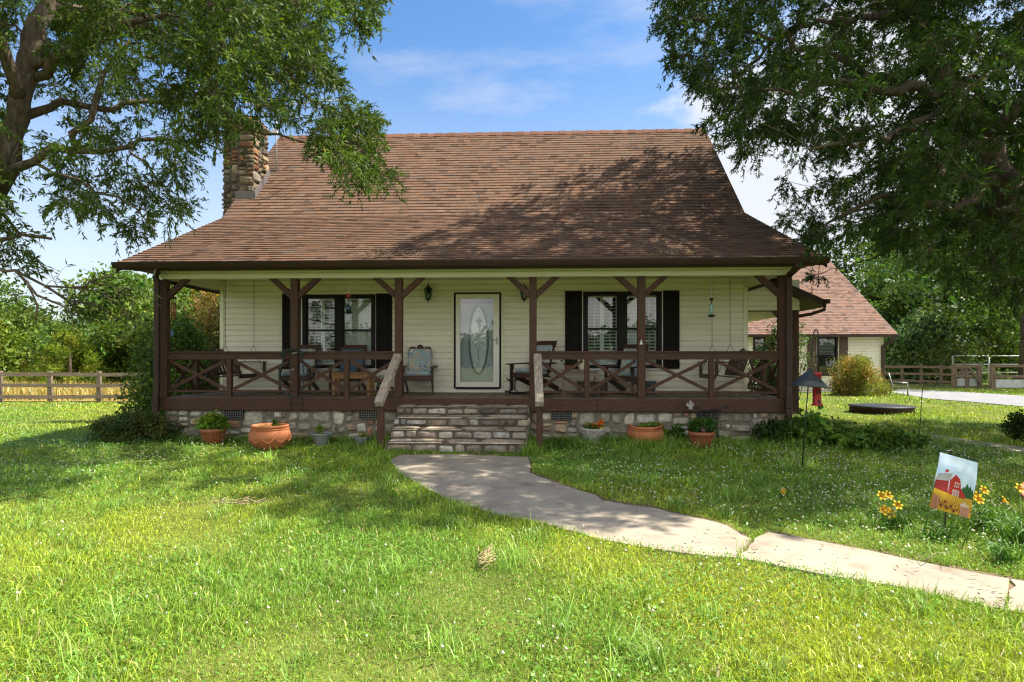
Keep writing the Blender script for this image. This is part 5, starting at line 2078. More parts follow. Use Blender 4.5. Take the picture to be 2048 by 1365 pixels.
def swing(label, X, face):
    t = thing('porch_swing', label, 'porch swing', (X, 12.28, ZD + .42), math.radians(90 * face), 'porch swings hung on chains')
    m = MB()
    for k in range(6):
        m.box((0, -.24 + .09 * k, .0 - .008 * k), (1.12, .075, .02), None, .004)
    m.box((0, -.27, -.03), (1.16, .024, .09))
    m.build('seat', M_darkwood, t)
    R = Matrix.Rotation(-math.radians(20), 3, 'X')
    o = Vector((0, .24, -.02))
    m = MB()
    for k in range(9):
        m.box(o + R @ Vector((-.5 + 1.0 * k / 8, 0, .27)), (.07, .018, .52), R, .003)
    m.box(o + R @ Vector((0, .02, .06)), (1.16, .022, .07), R)
    b0 = len(m.v)
    lobed_top(m, -.56, .56, .0, .50, 3, (.05, .10, .05), .03)
    for i in range(b0, len(m.v)):
        m.v[i] = tuple(o + R @ Vector(m.v[i]))
    m.build('backrest', M_darkwood, t)
    for s in (-1, 1):
        m = MB()
        m.box((s * .57, -.02, .26), (.09, .58, .024), None, .006)
        m.box((s * .57, -.25, .12), (.04, .06, .27))
        m.build('armrest', M_darkwood, t)
        m = MB()
        top = Vector((s * .60, .0, ZS + .04 - ZD - .42))
        kn = Vector((s * .60, .0, .62))
        def chain(a, b):
            n = max(2, int((b - a).length / .035))
            for i in range(n):
                p, q = a.lerp(b, i / n), a.lerp(b, (i + 1.15) / n)
                d = (q - p)
                side = Vector((.006, 0, 0)) if i % 2 else Vector((0, .006, 0))
                m.tube([p, (p + q) / 2 + side, q], .0032, 4, False)
                m.tube([p, (p + q) / 2 - side, q], .0032, 4, False)
        chain(kn, top)
        chain(Vector((s * .58, -.24, .0)), kn)
        chain(Vector((s * .58, .30, .12)), kn)
        m.build('chain', M_iron, t)
    return t


swing('wooden porch swing hung on chains at the left end of the porch', -6.35, 1)
swing('wooden porch swing hung on chains at the right end of the porch', 3.72, -1)

# orange bench, side tables, pots on the porch
def table(name, label, px, Y, w, d, h, mat, rz=0, shelf=False, cat='table'):
    p = at(px, 700, Y)
    t = thing(name, label, cat, (p.x, Y, ZD + .004), math.radians(rz))
    m = MB()
    for k in range(4):
        m.box((0, -d / 2 + d * (k + .5) / 4, h - .012), (w, d / 4 - .006, .024), None, .003)
    m.build('table_top', mat, t)
    m = MB()
    m.box((0, -d / 2 + .05, h - .075), (w - .06, .022, .10))
    m.box((0, d / 2 - .05, h - .075), (w - .06, .022, .10))
    m.build('apron', mat, t)
    for sx in (-1, 1):
        for sy in (-1, 1):
            m = MB()
            m.box((sx * (w / 2 - .05), sy * (d / 2 - .05), (h - .03) / 2), (.07, .045, h - .03), None, .004)
            m.build('leg', mat, t)
    if shelf:
        m = MB()
        m.box((0, 0, h * .38), (w - .1, d - .1, .02))
        m.build('shelf', mat, t)
    return t


table('wooden_bench', 'orange brown wooden bench in front of the blue grey padded chair', 707, 11.95, .82, .38, .47, M_tanwood, cat='bench')
st = table('side_table', 'pale weathered side table under the right hand window', 1160, 12.45, .78, .42, .50, M_palewood)
table('step_stool', 'low brown slatted stool in front of the pale side table', 1182, 12.0, .56, .36, .28, M_darkwood, cat='stool')


def potted(name, label, loc, prof, mat, cat='planter', rim=None, soil=None, foliage=None, n=40, m3=None, extra=None):
    t = thing(name, label, cat, loc)
    m = MB()
    m.lathe((0, 0, 0), prof, n, m3)
    m.build('pot', mat, t)
    if extra:
        m = MB()
        extra(m)
        m.build('rope_band', mat, t)
    if soil:
        m = MB()
        m.lathe((0, 0, 0), [(soil[0], soil[1] - .02), (soil[0] * .7, soil[1] - .005), (0, soil[1])], 24, m3)
        m.build('soil', M_soil, t)
    return t


c = at(1164, 745, 12.45)
v = potted('vase', 'cream vase standing on the pale side table', (c.x, 12.45, ZD + .505), [(.045, 0), (.07, .03), (.088, .12), (.09, .19), (.10, .225), (.085, .225), (.075, .19), (.05, .05), (0, .04)], M_cream, 'vase')
pp = thing('potted_plant', 'dark leafy plant beside the cream vase on the pale side table', 'potted plant', (at(1137, 745, 12.4).x, 12.4, ZD + .505))
m = MB()
m.lathe((0, 0, 0), [(.06, 0), (.08, .10), (.085, .11), (.07, .11), (.06, .02), (0, .02)], 20)
m.build('pot', M_terra2, pp)
rng = np.random.default_rng(301)
crown_mesh('foliage', pp, [(0, 0, .18, .13, .12, .10), (.05, 0, .24, .1, .1, .08)], .085, rng, (.045, .07, .02), 60, .2, .35)
bk_ = thing('bucket', 'blue grey metal bucket beside the right hand post base on the porch', 'bucket', (at(1300, 700, 12.5).x, 12.5, ZD + .004))
m = MB()
m.lathe((0, 0, 0), [(.10, 0), (.125, .26), (.132, .265), (.132, .28), (.118, .28), (.095, .02), (0, .02)], 28)
m.build('body', mk('bucket_paint', (0.10, 0.14, 0.16), 0.45, 0.15, 4), bk_)
m = MB()
m.tube([(.128, 0, .25), (.14, -.02, .17), (.10, -.11, .13), (0, -.15, .115), (-.1, -.11, .13), (-.14, -.02, .17), (-.128, 0, .25)], .0035, 5)
m.build('handle', M_steel, bk_)
ip = thing('iron_plant_stand', 'small black iron plant stand by the rocker near the front door', 'plant stand', (at(1026, 700, 12.2).x, 12.15, ZD + .004))
for k in range(4):
    a = k * math.pi / 2 + .5
    m = MB()
    m.tube([(.15 * math.cos(a), .15 * math.sin(a), .36), (.06 * math.cos(a), .06 * math.sin(a), .28), (.05 * math.cos(a), .05 * math.sin(a), .14), (.14 * math.cos(a), .14 * math.sin(a), .03), (.17 * math.cos(a), .17 * math.sin(a), .0)], .011, 6)
    m.build('leg', M_iron, ip)
m = MB()
m.lathe((0, 0, .30), [(.12, 0), (.13, .01), (.13, .02), (0, .022)], 20)
m.build('tray', M_iron, ip)
# lilac plants behind the railing by the steps
fp = thing('potted_plant', 'small red flowering plant in a dark pot behind the left step handrail', 'potted plant', (at(765, 700, 11.75).x, 11.75, ZD + .004))
m = MB()
m.lathe((0, 0, 0), [(.09, 0), (.13, .17), (.14, .18), (.12, .18), (.09, .02), (0, .02)], 24)
m.build('pot', M_iron, fp)
rng = np.random.default_rng(302)
crown_mesh('foliage', fp, [(0, 0, .27, .15, .13, .12)], .06, rng, (.06, .13, .02), 90, .2, .6)
crown_mesh('flowers', fp, [(0, -.02, .33, .14, .12, .08)], .03, rng, (.45, .02, .03), 22, .2, .8, M_petal)

# ------------------------------------------------------------------ things hanging from the porch
def chain_mesh(m, a, b, r=.012, mat=None):
    a, b = Vector(a), Vector(b)
    n = max(2, int((b - a).length / (r * 3.2)))
    for i in range(n):
        c = a.lerp(b, (i + .5) / n)
        ax = (Vector((1, 0, 0)), Vector((0, 1, 0)))[i % 2]
        m.tube([c + ax * r * math.cos(t) + Vector((0, 0, 1)) * r * 2.1 * math.sin(t) for t in [2 * math.pi * k / 8 for k in range(9)]], r * .28, 4, False)


p = at(457, 560, 11.8)
hc = thing('hanging_chain', 'empty white hook chain hanging above the left porch swing', 'chain', (p.x, 11.8, 2.9))
m = MB()
chain_mesh(m, (0, 0, ZS + .04 - 2.9), (0, 0, at(457, 588, 11.8).z - 2.9), .017)
m.tube([(0, 0, .02), (.02, 0, -.03), (0, 0, -.055), (-.02, 0, -.035)], .004, 5)
m.build('chain', M_white, hc)

p = at(697, 590, 11.7)
hf = thing('hummingbird_feeder', 'round dark hummingbird feeder with a red ant guard hanging before the left window', 'bird feeder', (p.x, 11.7, p.z))
m = MB()
chain_mesh(m, (0, 0, ZS + .04 - p.z), (0, 0, .03), .015)
m.build('chain', M_white, hf)
m = MB()
m.lathe((0, 0, -.03), [(0, .05), (.035, .045), (.05, .02), (.045, -.015), (.02, -.03), (0, -.035)], 16)
m.build('ant_guard', M_red, hf)
m = MB()
m.tube([(0, 0, -.05), (0, 0, -.20)], .005, 6)
m.build('wire', M_iron, hf)
m = MB()
m.lathe((0, 0, -.28), [(0, .07), (.03, .068), (.062, .03), (.065, 0), (.05, -.04), (0, -.05)], 20)
m.build('bottle', mk('blue_glass_ball', (0.03, 0.07, 0.12), 0.1, 0.1, 3, spec=0.8), hf)
m = MB()
m.lathe((0, 0, -.37), [(0, .05), (.04, .045), (.09, .015), (.085, 0), (.03, -.012), (0, -.02)], 18)
m.build('feeding_tray', M_iron, hf)

p = at(1423, 600, 11.75)
hf = thing('hummingbird_feeder', 'tall clear bottle hummingbird feeder with a dark tray hanging before the right end wall', 'bird feeder', (p.x, 11.75, p.z))
m = MB()
chain_mesh(m, (0, 0, ZS + .04 - p.z), (0, 0, .04), .013)
m.build('chain', M_white, hf)
m = MB()
m.lathe((0, 0, 0), [(0, .03), (.035, .03), (.037, -.012), (0, -.014)], 16)
m.tube([(0, 0, -.01), (0, 0, -.08)], .006, 6)
m.build('ant_guard', M_iron, hf)
m = MB()
m.lathe((0, 0, -.10), [(.02, .02), (.03, .0), (.042, -.03), (.044, -.15), (.03, -.185), (.02, -.20)], 20)
m.build('bottle', mk('pale_green_bottle', (0.25, 0.42, 0.38), 0.15, 0.1, 3, spec=0.7), hf)
m = MB()
m.lathe((0, 0, -.32), [(0, .03), (.03, .028), (.075, .01), (.078, .0), (.05, -.015), (0, -.02)], 20)
for k in range(4):
    a = k * math.pi / 2 + .4
    m.lathe((.06 * math.cos(a), .06 * math.sin(a), -.312), [(.014, 0), (.012, .014), (0, .016)], 8)
m.build('feeding_tray', M_iron, hf)

p = at(343, 596, 11.7)
wc = thing('wind_chime', 'copper tube wind chime with a blue sail by the left porch corner', 'wind chime', (p.x, 11.7, p.z))
m = MB()
m.lathe((0, 0, 0), [(0, .03), (.09, .015), (.10, 0), (.09, -.012), (0, -.014)], 20)
m.tube([(0, 0, .02), (0, 0, ZB - p.z)], .004, 5)
m.build('top_plate', M_iron, wc)
for k, l in enumerate((.34, .40, .44, .38, .36)):
    a = 2 * math.pi * k / 5 + .3
    x, y = .07 * math.cos(a), .07 * math.sin(a)
    m = MB()
    m.tube([(x, y, -.09), (x, y, -.09 - l)], .013, 10)
    m.tube([(x, y, -.09), (x, y, -.01)], .0015, 3)
    m.build('chime_tube', M_copper, wc)
m = MB()
m.tube([(0, 0, -.01), (0, 0, -.66)], .002, 4)
m.lathe((0, 0, -.30), [(0, .012), (.035, .01), (.035, -.01), (0, -.012)], 16)
m.build('striker', M_tanwood, wc)
m = MB()
m.extrude([(0, 0, -.64), (.045, 0, -.69), (.05, 0, -.75), (0, 0, -.80), (-.05, 0, -.75), (-.045, 0, -.69)], (0, .01, 0))
m.build('sail', mk('blue_sail', (0.02, 0.09, 0.17), 0.3, 0.15, 8), wc)

# hose on its hanger
p = at(590, 705, 11.13)
hz = thing('garden_hose', 'dark green garden hose looped over a wire hanger on the second porch post', 'hose', (p.x, 11.12, p.z))
m = MB()
for k in range(5):
    rr = .165 + .016 * k
    m.tube([(-.035 + rr * math.cos(t) * 1.05, -.03 - .018 * (k % 3), -.07 + rr * .62 * math.sin(t)) for t in [math.pi * (.02 + 1.0 * j / 12) for j in range(13)]], .010, 6)
random.seed(4)
for k in range(2):
    m.tube([(-.19 + .02 * k, -.03, -.06), (-.25, -.04, -.25), (-.30 + .02 * k, -.04, -.46), (-.24, -.04, -.68), (-.10, -.04, -.86 + .02 * k), (.06, -.04, -.87), (.17, -.03, -.72), (.19, -.03, -.45), (.16, -.03, -.08)], .0095, 6)
m.build('hose', mk('green_hose', (0.018, 0.034, 0.028), 0.4, 0.2, 8, spec=0.5), hz)
m = MB()
for s in (-1, 1):
    m.tube([(s * .09, -.012, .02), (s * .10, -.012, -.45), (s * .12 + .03, -.012, -.85), (s * .11 + .05, -.014, -1.12)], .006, 5)
for z in (-.25, -.75, -.98):
    m.tube([(-.10, -.012, z), (.12, -.012, z)], .005, 5)
m.build('hanger', M_iron, hz)
m = MB()
m.tube([(-.03, -.06, -.03), (.02, -.075, -.02), (.08, -.07, .0)], [.02, .014, .011], 8)
m.lathe((.0, -.08, -.33), [(0, .02), (.03, .012), (.03, -.012), (0, -.02)], 12)
m.build('nozzle', M_steel, hz)

# small charms
p = at(1282.5, 686, 11.185)
og = thing('bell_charm', 'little white bell shaped charm pinned to the fifth porch post', 'ornament', (p.x, 11.19, p.z))
m = MB()
m.lathe((0, 0, 0), [(0, .045), (.014, .04), (.012, .022), (.022, 0), (.034, -.03), (.03, -.034), (0, -.034)], 12)
m.tube([(0, 0, .04), (.01, 0, .055), (0, 0, .065)], .003, 4)
m.build('charm', M_white, og)
p = at(1381, 812, 10.98)
og = thing('garden_angel', 'small pale angel figure on a thin stake before the stone foundation', 'ornament', (p.x, 10.98, 0))
z = p.z
m = MB()
m.lathe((0, 0, z), [(0, -.07), (.042, -.065), (.032, -.02), (.022, .02), (.012, .035), (.024, .05), (.026, .07), (.016, .09), (0, .094)], 14)
for s in (-1, 1):
    m.extrude([(s * .012, .02, z + .03), (s * .06, .02, z + .055), (s * .065, .02, z + .0), (s * .03, .02, z - .03)], (0, .012, 0))
m.build('figure', M_concrete_pot, og)
m = MB()
m.tube([(0, 0, 0), (0, 0, z - .06)], .005, 5)
m.build('stake', M_iron, og)

# ------------------------------------------------------------------ planters by the porch
BIG = [(.17, 0), (.215, .02), (.305, .12), (.345, .20), (.352, .26), (.33, .33), (.30, .365), (.292, .378), (.305, .39), (.318, .41), (.312, .43), (.295, .438), (.272, .43), (.255, .39), (.25, .33), (.24, .2), (0, .18)]


def rope(R, z, r=.016, m3=None, c=(0, 0, 0)):
    def f(m):
        for s in range(2):
            P = []
            for k in range(240):
                t = 2 * math.pi * k / 239
                a = t * 34 + s * math.pi
                q = Vector(((R + r * .6 * math.cos(a)) * math.cos(t), (R + r * .6 * math.cos(a)) * math.sin(t), z + r * .6 * math.sin(a)))
                P.append(m3 @ q if m3 is not None else q)
            m.tube(P, r * .62, 5, False)
        # raised leaf swags on the belly
        for k in range(5):
            a0 = k * 2 * math.pi / 5 + .35
            for s in (-1, 1):
                P = []
                for j in range(9):
                    u = j / 8
                    a = a0 + s * u * .58
                    zz = .235 - .085 * math.sin(math.pi * u * .9)
                    rr = .300 if zz < .15 else .314
                    rr = np.interp(zz, [.12, .20, .26], [.305, .345, .352]) + .004
                    q = Vector((rr * math.cos(a), rr * math.sin(a), zz))
                    P.append(m3 @ q if m3 is not None else q)
                m.tube(P, [.004 + .014 * math.sin(math.pi * j / 8) for j in range(9)], 6)
    return f


g_ = gnd(540, 899)
p1 = potted('terracotta_planter', 'large upright terracotta urn with a rope band left of the steps', g_, BIG, M_terra, soil=(.26, .385), extra=rope(.305, .368), n=56)
rng = np.random.default_rng(311)
crown_mesh('foliage', p1, [(-.05, -.05, .39, .16, .14, .035), (.1, .04, .40, .08, .08, .05)], .035, rng, (.16, .22, .025), 220, .2, .6)
crown_mesh('foliage', p1, [(.07, .04, .46, .035, .035, .05), (.06, .05, .50, .03, .03, .03)], .035, rng, (.07, .15, .02), 60, .2, .7)

g_ = gnd(1292, 888)
m3 = Matrix.Rotation(math.radians(-6), 3, 'Y') @ Matrix.Rotation(math.radians(4), 3, 'X')
p2 = potted('terracotta_planter', 'large leaning terracotta urn spilling yellow green creeper right of the steps', (g_.x, g_.y, -.05), BIG, M_terra, soil=(.26, .385), extra=rope(.305, .368, m3=m3), n=56, m3=m3)
p2.rotation_euler = (0, 0, .7)
rng = np.random.default_rng(312)
c = math.cos(-.7); s = math.sin(-.7)
loc = lambda x, y, z: (x * c - y * s, x * s + y * c, z)
crown_mesh('foliage', p2, [(*loc(.16, -.05, .42), .13, .12, .05), (*loc(.26, -.14, .36), .08, .07, .09), (*loc(.31, -.17, .26), .06, .05, .10), (*loc(-.05, 0, .40), .12, .1, .03)], .032, rng, (.15, .23, .025), 210, .2, .6)

FLW = [(.15, 0), (.16, .01), (.205, .235), (.23, .24), (.235, .30), (.215, .305), (.19, .26), (.14, .05), (0, .05)]


def ribs(R0, R1, z0, z1, n=28):
    def f(m):
        for k in range(n):
            a = 2 * math.pi * k / n
            m.tube([(R0 * math.cos(a), R0 * math.sin(a), z0), (R1 * math.cos(a), R1 * math.sin(a), z1)], .006, 4, True)
    return f


g_ = gnd(427, 889)
p3 = potted('flower_pot', 'ribbed terracotta pot full of bright leafy greens near the left foundation vent', g_, FLW, M_terra2, soil=(.20, .29), extra=ribs(.163, .206, .02, .228))
rng = np.random.default_rng(313)
crown_mesh('foliage', p3, [(0, 0, .42, .25, .22, .16), (-.1, -.05, .40, .18, .16, .12), (.12, -.04, .40, .18, .16, .12), (0, -.1, .5, .15, .12, .08)], .055, rng, (.17, .28, .03), 330, .16, .72)
g_ = gnd(1403, 897)
p4 = potted('flower_pot', 'ribbed terracotta pot with dark leafy foliage beside the scroll plant stand', g_, FLW, M_terra2, soil=(.20, .29), extra=ribs(.163, .206, .02, .228))
crown_mesh('foliage', p4, [(0, 0, .38, .23, .2, .13), (-.1, -.05, .40, .16, .16, .10), (.1, -.04, .42, .18, .16, .12), (0, 0, .48, .16, .14, .07)], .052, rng, (.06, .13, .022), 300, .16, .6)
crown_mesh('flowers', p4, [(0, -.18, .36, .05, .04, .04)], .04, rng, (.36, .16, .13), 12, .2, .8, M_petal)
g_ = gnd(643, 892)
p5 = potted('flower_pot', 'wide grey pot with one tuft of small bright leaves left of the steps', g_, [(.11, 0), (.12, .01), (.165, .19), (.215, .225), (.215, .24), (.19, .24), (.15, .20), (.1, .04), (0, .04)], M_greypot, soil=(.17, .215))
crown_mesh('foliage', p5, [(-.04, 0, .29, .085, .08, .055), (-.04, 0, .33, .06, .06, .04)], .03, rng, (.19, .29, .03), 200, .16, .7)
g_ = gnd(722, 889)
p6 = potted('flower_pot', 'small pale pot half sunk in grass beside the left handrail post', (g_.x, g_.y, -.04), [(.09, 0), (.12, .13), (.15, .17), (.15, .185), (.125, .18), (.1, .04), (0, .04)], M_greypot, soil=(.13, .16))
crown_mesh('foliage', p6, [(.02, 0, .21, .08, .08, .04)], .035, rng, (.15, .19, .025), 90, .16, .7)
crown_mesh('flowers', p6, [(.02, -.02, .24, .06, .05, .02)], .022, rng, (.75, .50, .03), 18, .1, .9, M_petal)
g_ = gnd(1187, 891)
def diamonds(m):
    for k in range(14):
        a0 = 2 * math.pi * k / 14
        for s in (-1, 1):
            P = []
            for j in range(7):
                u = j / 6
                a = a0 + s * u * 2 * math.pi / 14
                rr = .158 + .054 * u + .003
                P.append((rr * math.cos(a), rr * math.sin(a), .03 + .22 * u))
            m.tube(P, .006, 4)
    m.tube([(.215 * math.cos(t), .215 * math.sin(t), .30) for t in [2 * math.pi * k / 40 for k in range(41)]], .016, 6, False)
p7 = potted('flower_pot', 'weathered concrete pot with a lattice pattern and orange flowers', g_, [(.15, 0), (.16, .02), (.215, .27), (.232, .29), (.232, .32), (.21, .325), (.185, .28), (.14, .05), (0, .05)], M_concrete_pot, soil=(.195, .30), extra=diamonds)
crown_mesh('foliage', p7, [(-.07, 0, .36, .12, .11, .05), (.05, 0, .35, .13, .11, .04)], .05, rng, (.06, .14, .02), 90, .16, .6)
crown_mesh('flowers', p7, [(.03, -.05, .38, .13, .09, .035), (.13, 0, .41, .05, .05, .06)], .042, rng, (.72, .19, .02), 46, .15, .9, M_petal)
crown_mesh('flowers', p7, [(.12, -.08, .35, .07, .05, .025)], .036, rng, (.75, .48, .03), 16, .15, .9, M_petal)

# black scroll stand
g_ = gnd(1430, 893)
sc_ = thing('scroll_plant_stand', 'black iron scroll plant stand before the right foundation vent', 'plant stand', (g_.x, 10.95, 0))
m = MB()
def spiral(c, r0, turns, a0, s):
    return [(c[0] + r0 * (1 - k / 30) * math.cos(a0 + s * turns * 2 * math.pi * k / 30), 0, c[1] + r0 * (1 - k / 30) * math.sin(a0 + s * turns * 2 * math.pi * k / 30)) for k in range(29)]
m.tube([(.04, 0, .14), (.03, 0, .34), (.035, 0, .50), (.06, 0, .62), (.12, 0, .70), (.19, 0, .735)], .012, 7)
m.tube(spiral((.13, .10), .09, 1.15, math.pi, 1), .012, 7)
m.tube([(-.30, 0, .72), (-.25, 0, .68), (-.20, 0, .60), (-.15, 0, .52)], .012, 7)
m.tube(spiral((-.325, .70), .035, 1.2, 0, 1), .009, 6)
m.tube(spiral((.20, .705), .035, 1.2, math.pi * .5, -1), .009, 6)
m.tube([(-.22, 0, .64), (-.05, -.02, .67), (.10, 0, .69)], .011, 6)
m.build('scroll_frame', M_iron, sc_)
m = MB()
for k in range(7):
    m.tube([(-.2 + .05 * k, -.12, .645), (-.2 + .05 * k, .12, .645)], .006, 5)
m.tube([(-.22, -.12, .64), (.13, -.12, .64)], .008, 5)
m.tube([(-.22, .12, .64), (.13, .12, .64)], .008, 5)
m.build('rack', M_iron, sc_)

# ------------------------------------------------------------------ right hand garden
g_ = gnd(1603, 937)
Yf = g_.y
W = lambda px, py: at(px, py, Yf)
bf = thing('bird_feeder_pole', 'black shepherd hook pole with a cone shaped squirrel guard', 'feeder pole', g_, absolute=True)
m = MB()
P = [W(1603, 950), W(1610, 850), W(1617, 765), W(1622, 735), W(1625, 690), W(1626.5, 670), W(1629, 661), W(1633, 659), W(1636, 664), W(1636.5, 690), W(1634.5, 712), W(1632, 716), W(1630.5, 711)]
m.tube(P, .009, 8)
m.build('pole', M_iron, bf)
m = MB()
top, mid = W(1620.5, 739), W(1618, 773)
ax = (top - mid).normalized()
q = Vector((0, 0, 1)).rotation_difference(ax).to_matrix()
m.lathe(mid, [(.262, -.006), (.268, 0), (.15, .115), (.03, .235), (.012, .26), (0, .262)], 40, q)
m.build('squirrel_guard', mk('guard_paint', (0.035, 0.04, 0.045), 0.35, 0.1, 4, spec=0.5), bf)
rfz = W(1632, 745)
tf = thing('tube_feeder', 'red tube bird feeder hanging from the shepherd hook', 'bird feeder', (rfz.x, Yf - .03, rfz.z))
m = MB()
h = W(1632, 745).z - W(1632, 811).z
m.lathe((0, 0, -h), [(.0, 0), (.078, 0), (.08, .012), (.06, .02), (.058, .045), (.058, h - .04), (.066, h - .035), (.068, h - .012), (.05, h), (0, h + .005)], 28)
m.build('tube', M_red, tf)
m = MB()
for z, a in ((-.12, -1.2), (-.12, -1.9), (-.28, -1.2), (-.28, -1.9), (-.42, -1.5)):
    m.lathe((.059 * math.cos(a), .059 * math.sin(a), z), [(0, -.03), (.012, -.028), (.014, .02), (0, .024)], 8)
m.build('port', M_iron, tf)
m = MB()
m.tube([(0, 0, 0), (0, .02, W(1632, 714).z - rfz.z)], .003, 5)
m.build('hanging_wire', M_iron, tf)

g_ = gnd(1838, 893)
W2 = lambda px, py: at(px, py, g_.y)
hk = thing('plant_hook', 'thin black garden stake with a bent hanging arm by the side path', 'garden stake', g_, absolute=True)
m = MB()
m.tube([W2(1838, 905), W2(1840, 850), W2(1844, 790), W2(1846, 776), W2(1851, 773), W2(1866, 774), W2(1871, 773), W2(1873, 769), W2(1873, 762)], .006, 6)
m.build('stake', M_iron, hk)

# dark fire ring
g_ = gnd(1782, 829)
fr_ = thing('fire_ring', 'low round dark metal fire ring with a sagging lid', 'fire ring', (g_.x, g_.y + .5, g_.z))
m = MB()
m.lathe((0, 0, 0), [(.84, -.02), (.84, .16), (.86, .17), (.86, .195), (.82, .195), (.81, .02), (0, .02)], 48)
m.build('ring', mk('rusty_ring', (0.045, 0.022, 0.02), 0.55, 0.35, 5, spots=((0.13, 0.05, 0.03), 6, .6, .1)), fr_)
m = MB()
m.lathe((0, 0, .197), [(.88, 0), (.88, .014), (.60, .045), (.45, .03), (.2, .05), (0, .06)], 48, wob=.012)
m.build('lid', mk('ring_lid', (0.022, 0.024, 0.028), 0.6, 0.25, 4, spec=.3), fr_)

# metal garden chair far off
g_ = at(1797, 785, 27.0)
g_.z = 0
gc = thing('garden_chair', 'thin grey metal garden chair by the drive behind the garage corner', 'chair', (g_.x, g_.y, float(ground_z(g_.x, g_.y))), math.radians(60))
k = (g_.y - 3) / 28
for s in (-1, 1):
    m = MB()
    m.tube([(s * .28, -.35, 0), (s * .28, -.33, .60), (s * .28, .2, .62)], .022, 6)
    m.build('leg', M_steel, gc)
    m = MB()
    m.tube([(s * .28, .35, 0), (s * .28, .22, .45), (s * .28, .36, 1.0)], .022, 6)
    m.build('leg', M_steel, gc)
m = MB()
for j in range(7):
    m.box((0, -.28 + .08 * j, .42), (.54, .04, .02))
m.build('seat', M_steel, gc)
m = MB()
for j in range(7):
    m.tube([(-.24 + .08 * j, .22, .48), (-.24 + .08 * j, .36, 1.02)], .014, 5)
m.tube([(-.28, .36, 1.02), (.28, .36, 1.02)], .02, 6)
m.build('backrest', M_steel, gc)

# ------------------------------------------------------------------ fences
def rail_fence(label, A, B, n, h, mat, post=.13, name='wooden_fence', group=None, rails=3, rw=.15):
    A, B = Vector(A), Vector(B)
    t = thing(name, label, 'fence', (A + B) / 2, absolute=True)
    if group:
        t['group'] = group
    d = (B - A).normalized()
    nrm = Vector((d.y, -d.x, 0))
    if nrm.y > 0:
        nrm = -nrm
    zs = [h - .10, h * .56, h * .20] if rails == 3 else [h - .1, h * .45]
    for i in range(n + 1):
        p = A.lerp(B, i / n)
        z0 = float(ground_z(p.x, p.y))
        m = MB()
        m.span(p.x - post / 2, p.x + post / 2, p.y - post / 2, p.y + post / 2, z0 - .2, z0 + h + .02 + .04 * random.random(), .01)
        m.build('fence_post', mat, t)
        if i < n:
            q = A.lerp(B, (i + 1) / n)
            z1 = float(ground_z(q.x, q.y))
            for z in zs:
                m = MB()
                o = nrm * (post / 2 + .022)
                m.beam(Vector((p.x, p.y, z0 + z + random.gauss(0, .012))) + o + d * .005, Vector((q.x, q.y, z1 + z + random.gauss(0, .012))) + o - d * .005, .035, rw)
                m.build('fence_rail', mat, t)
    return t


rail_fence('weathered grey three rail wooden fence along the hay field', at(-420, 700, 22.0), at(480, 700, 25.0), 9, 1.28, M_fence, .15)
rail_fence('brown three rail wooden fence behind the garden chair across the drive', at(1768, 700, 42), at(1925, 700, 38), 4, 1.28, M_fence_far)


def gate(label, A, B, h, brace=True):
    A, B = Vector(A), Vector(B)
    t = thing('wooden_gate', label, 'gate', (A + B) / 2, absolute=True)
    d = (B - A).normalized()
    for f in (0, .5, 1):
        p = A.lerp(B, f)
        z0 = float(ground_z(p.x, p.y))
        m = MB()
        m.span(p.x - .11, p.x + .11, p.y - .09, p.y + .09, z0, z0 + h, .01)
        m.build('gate_post', M_fence_far, t)
    za, zb = float(ground_z(*A[:2])), float(ground_z(*B[:2]))
    for z in (h - .12, h * .50):
        m = MB()
        m.beam((A.x, A.y - .12, za + z), (B.x, B.y - .12, zb + z), .04, .15)
        m.build('gate_rail', M_fence_far, t)
    if brace:
        M_ = A.lerp(B, .52)
        m = MB()
        m.beam((M_.x, A.y - .16, za + h - .15), (B.x, B.y - .16, zb + .25), .04, .13)
        m.build('gate_brace', M_fence_far, t)
    m = MB()
    m.beam((A.x + .15, A.y - .03, za + .32), (B.x - .15, B.y - .03, zb + .32), .03, .45)
    m.build('kick_panel', M_galv, t)
    return t


gate('short wooden corral gate with a diagonal brace left of the opening', at(1908, 700, 36), at(1958, 700, 36), 1.38)
gate('wooden corral panel with a pale lower board at the far right edge', at(1985, 700, 34), at(2120, 700, 34), 1.42, False)
# white pipe corral behind
pc = thing('pipe_corral', 'tall white pipe rail corral behind the wooden gates', 'fence', (at(1990, 0, 42).x, 42, 0), absolute=True)
px0 = [1905, 1978, 2055, 2140, 2230]
for i, p in enumerate(px0):
    a = at(p, 700, 42)
    z0 = float(ground_z(a.x, 42))
    m = MB()
    m.tube([(a.x, 42, z0), (a.x, 42, z0 + 1.95)], .06, 8)
    m.build('fence_post', M_white, pc)
    if i:
        b = at(px0[i - 1], 700, 42)
        for z in (1.93, 1.35, .8):
            m = MB()
            m.tube([(b.x, 41.96, z0 + z), (a.x, 41.96, z0 + z)], .035, 6)
            m.build('fence_rail', M_white, pc)

# ------------------------------------------------------------------ garden flag
C4 = [(1881, 905), (1956, 926), (1940, 1038), (1858, 1014)]
base_ = gnd(1891, 1076)
Yg = base_.y
fl = thing('garden_flag', 'small garden flag printed with a red barn above a sunflower field', 'flag', base_, absolute=True)
FP = [at(x, y, Yg - .02 + .05 * (x - 1858) / 98) for x, y in C4]
fn = (FP[1] - FP[0]).cross(FP[3] - FP[0]).normalized()
if fn.y > 0:
    fn = -fn


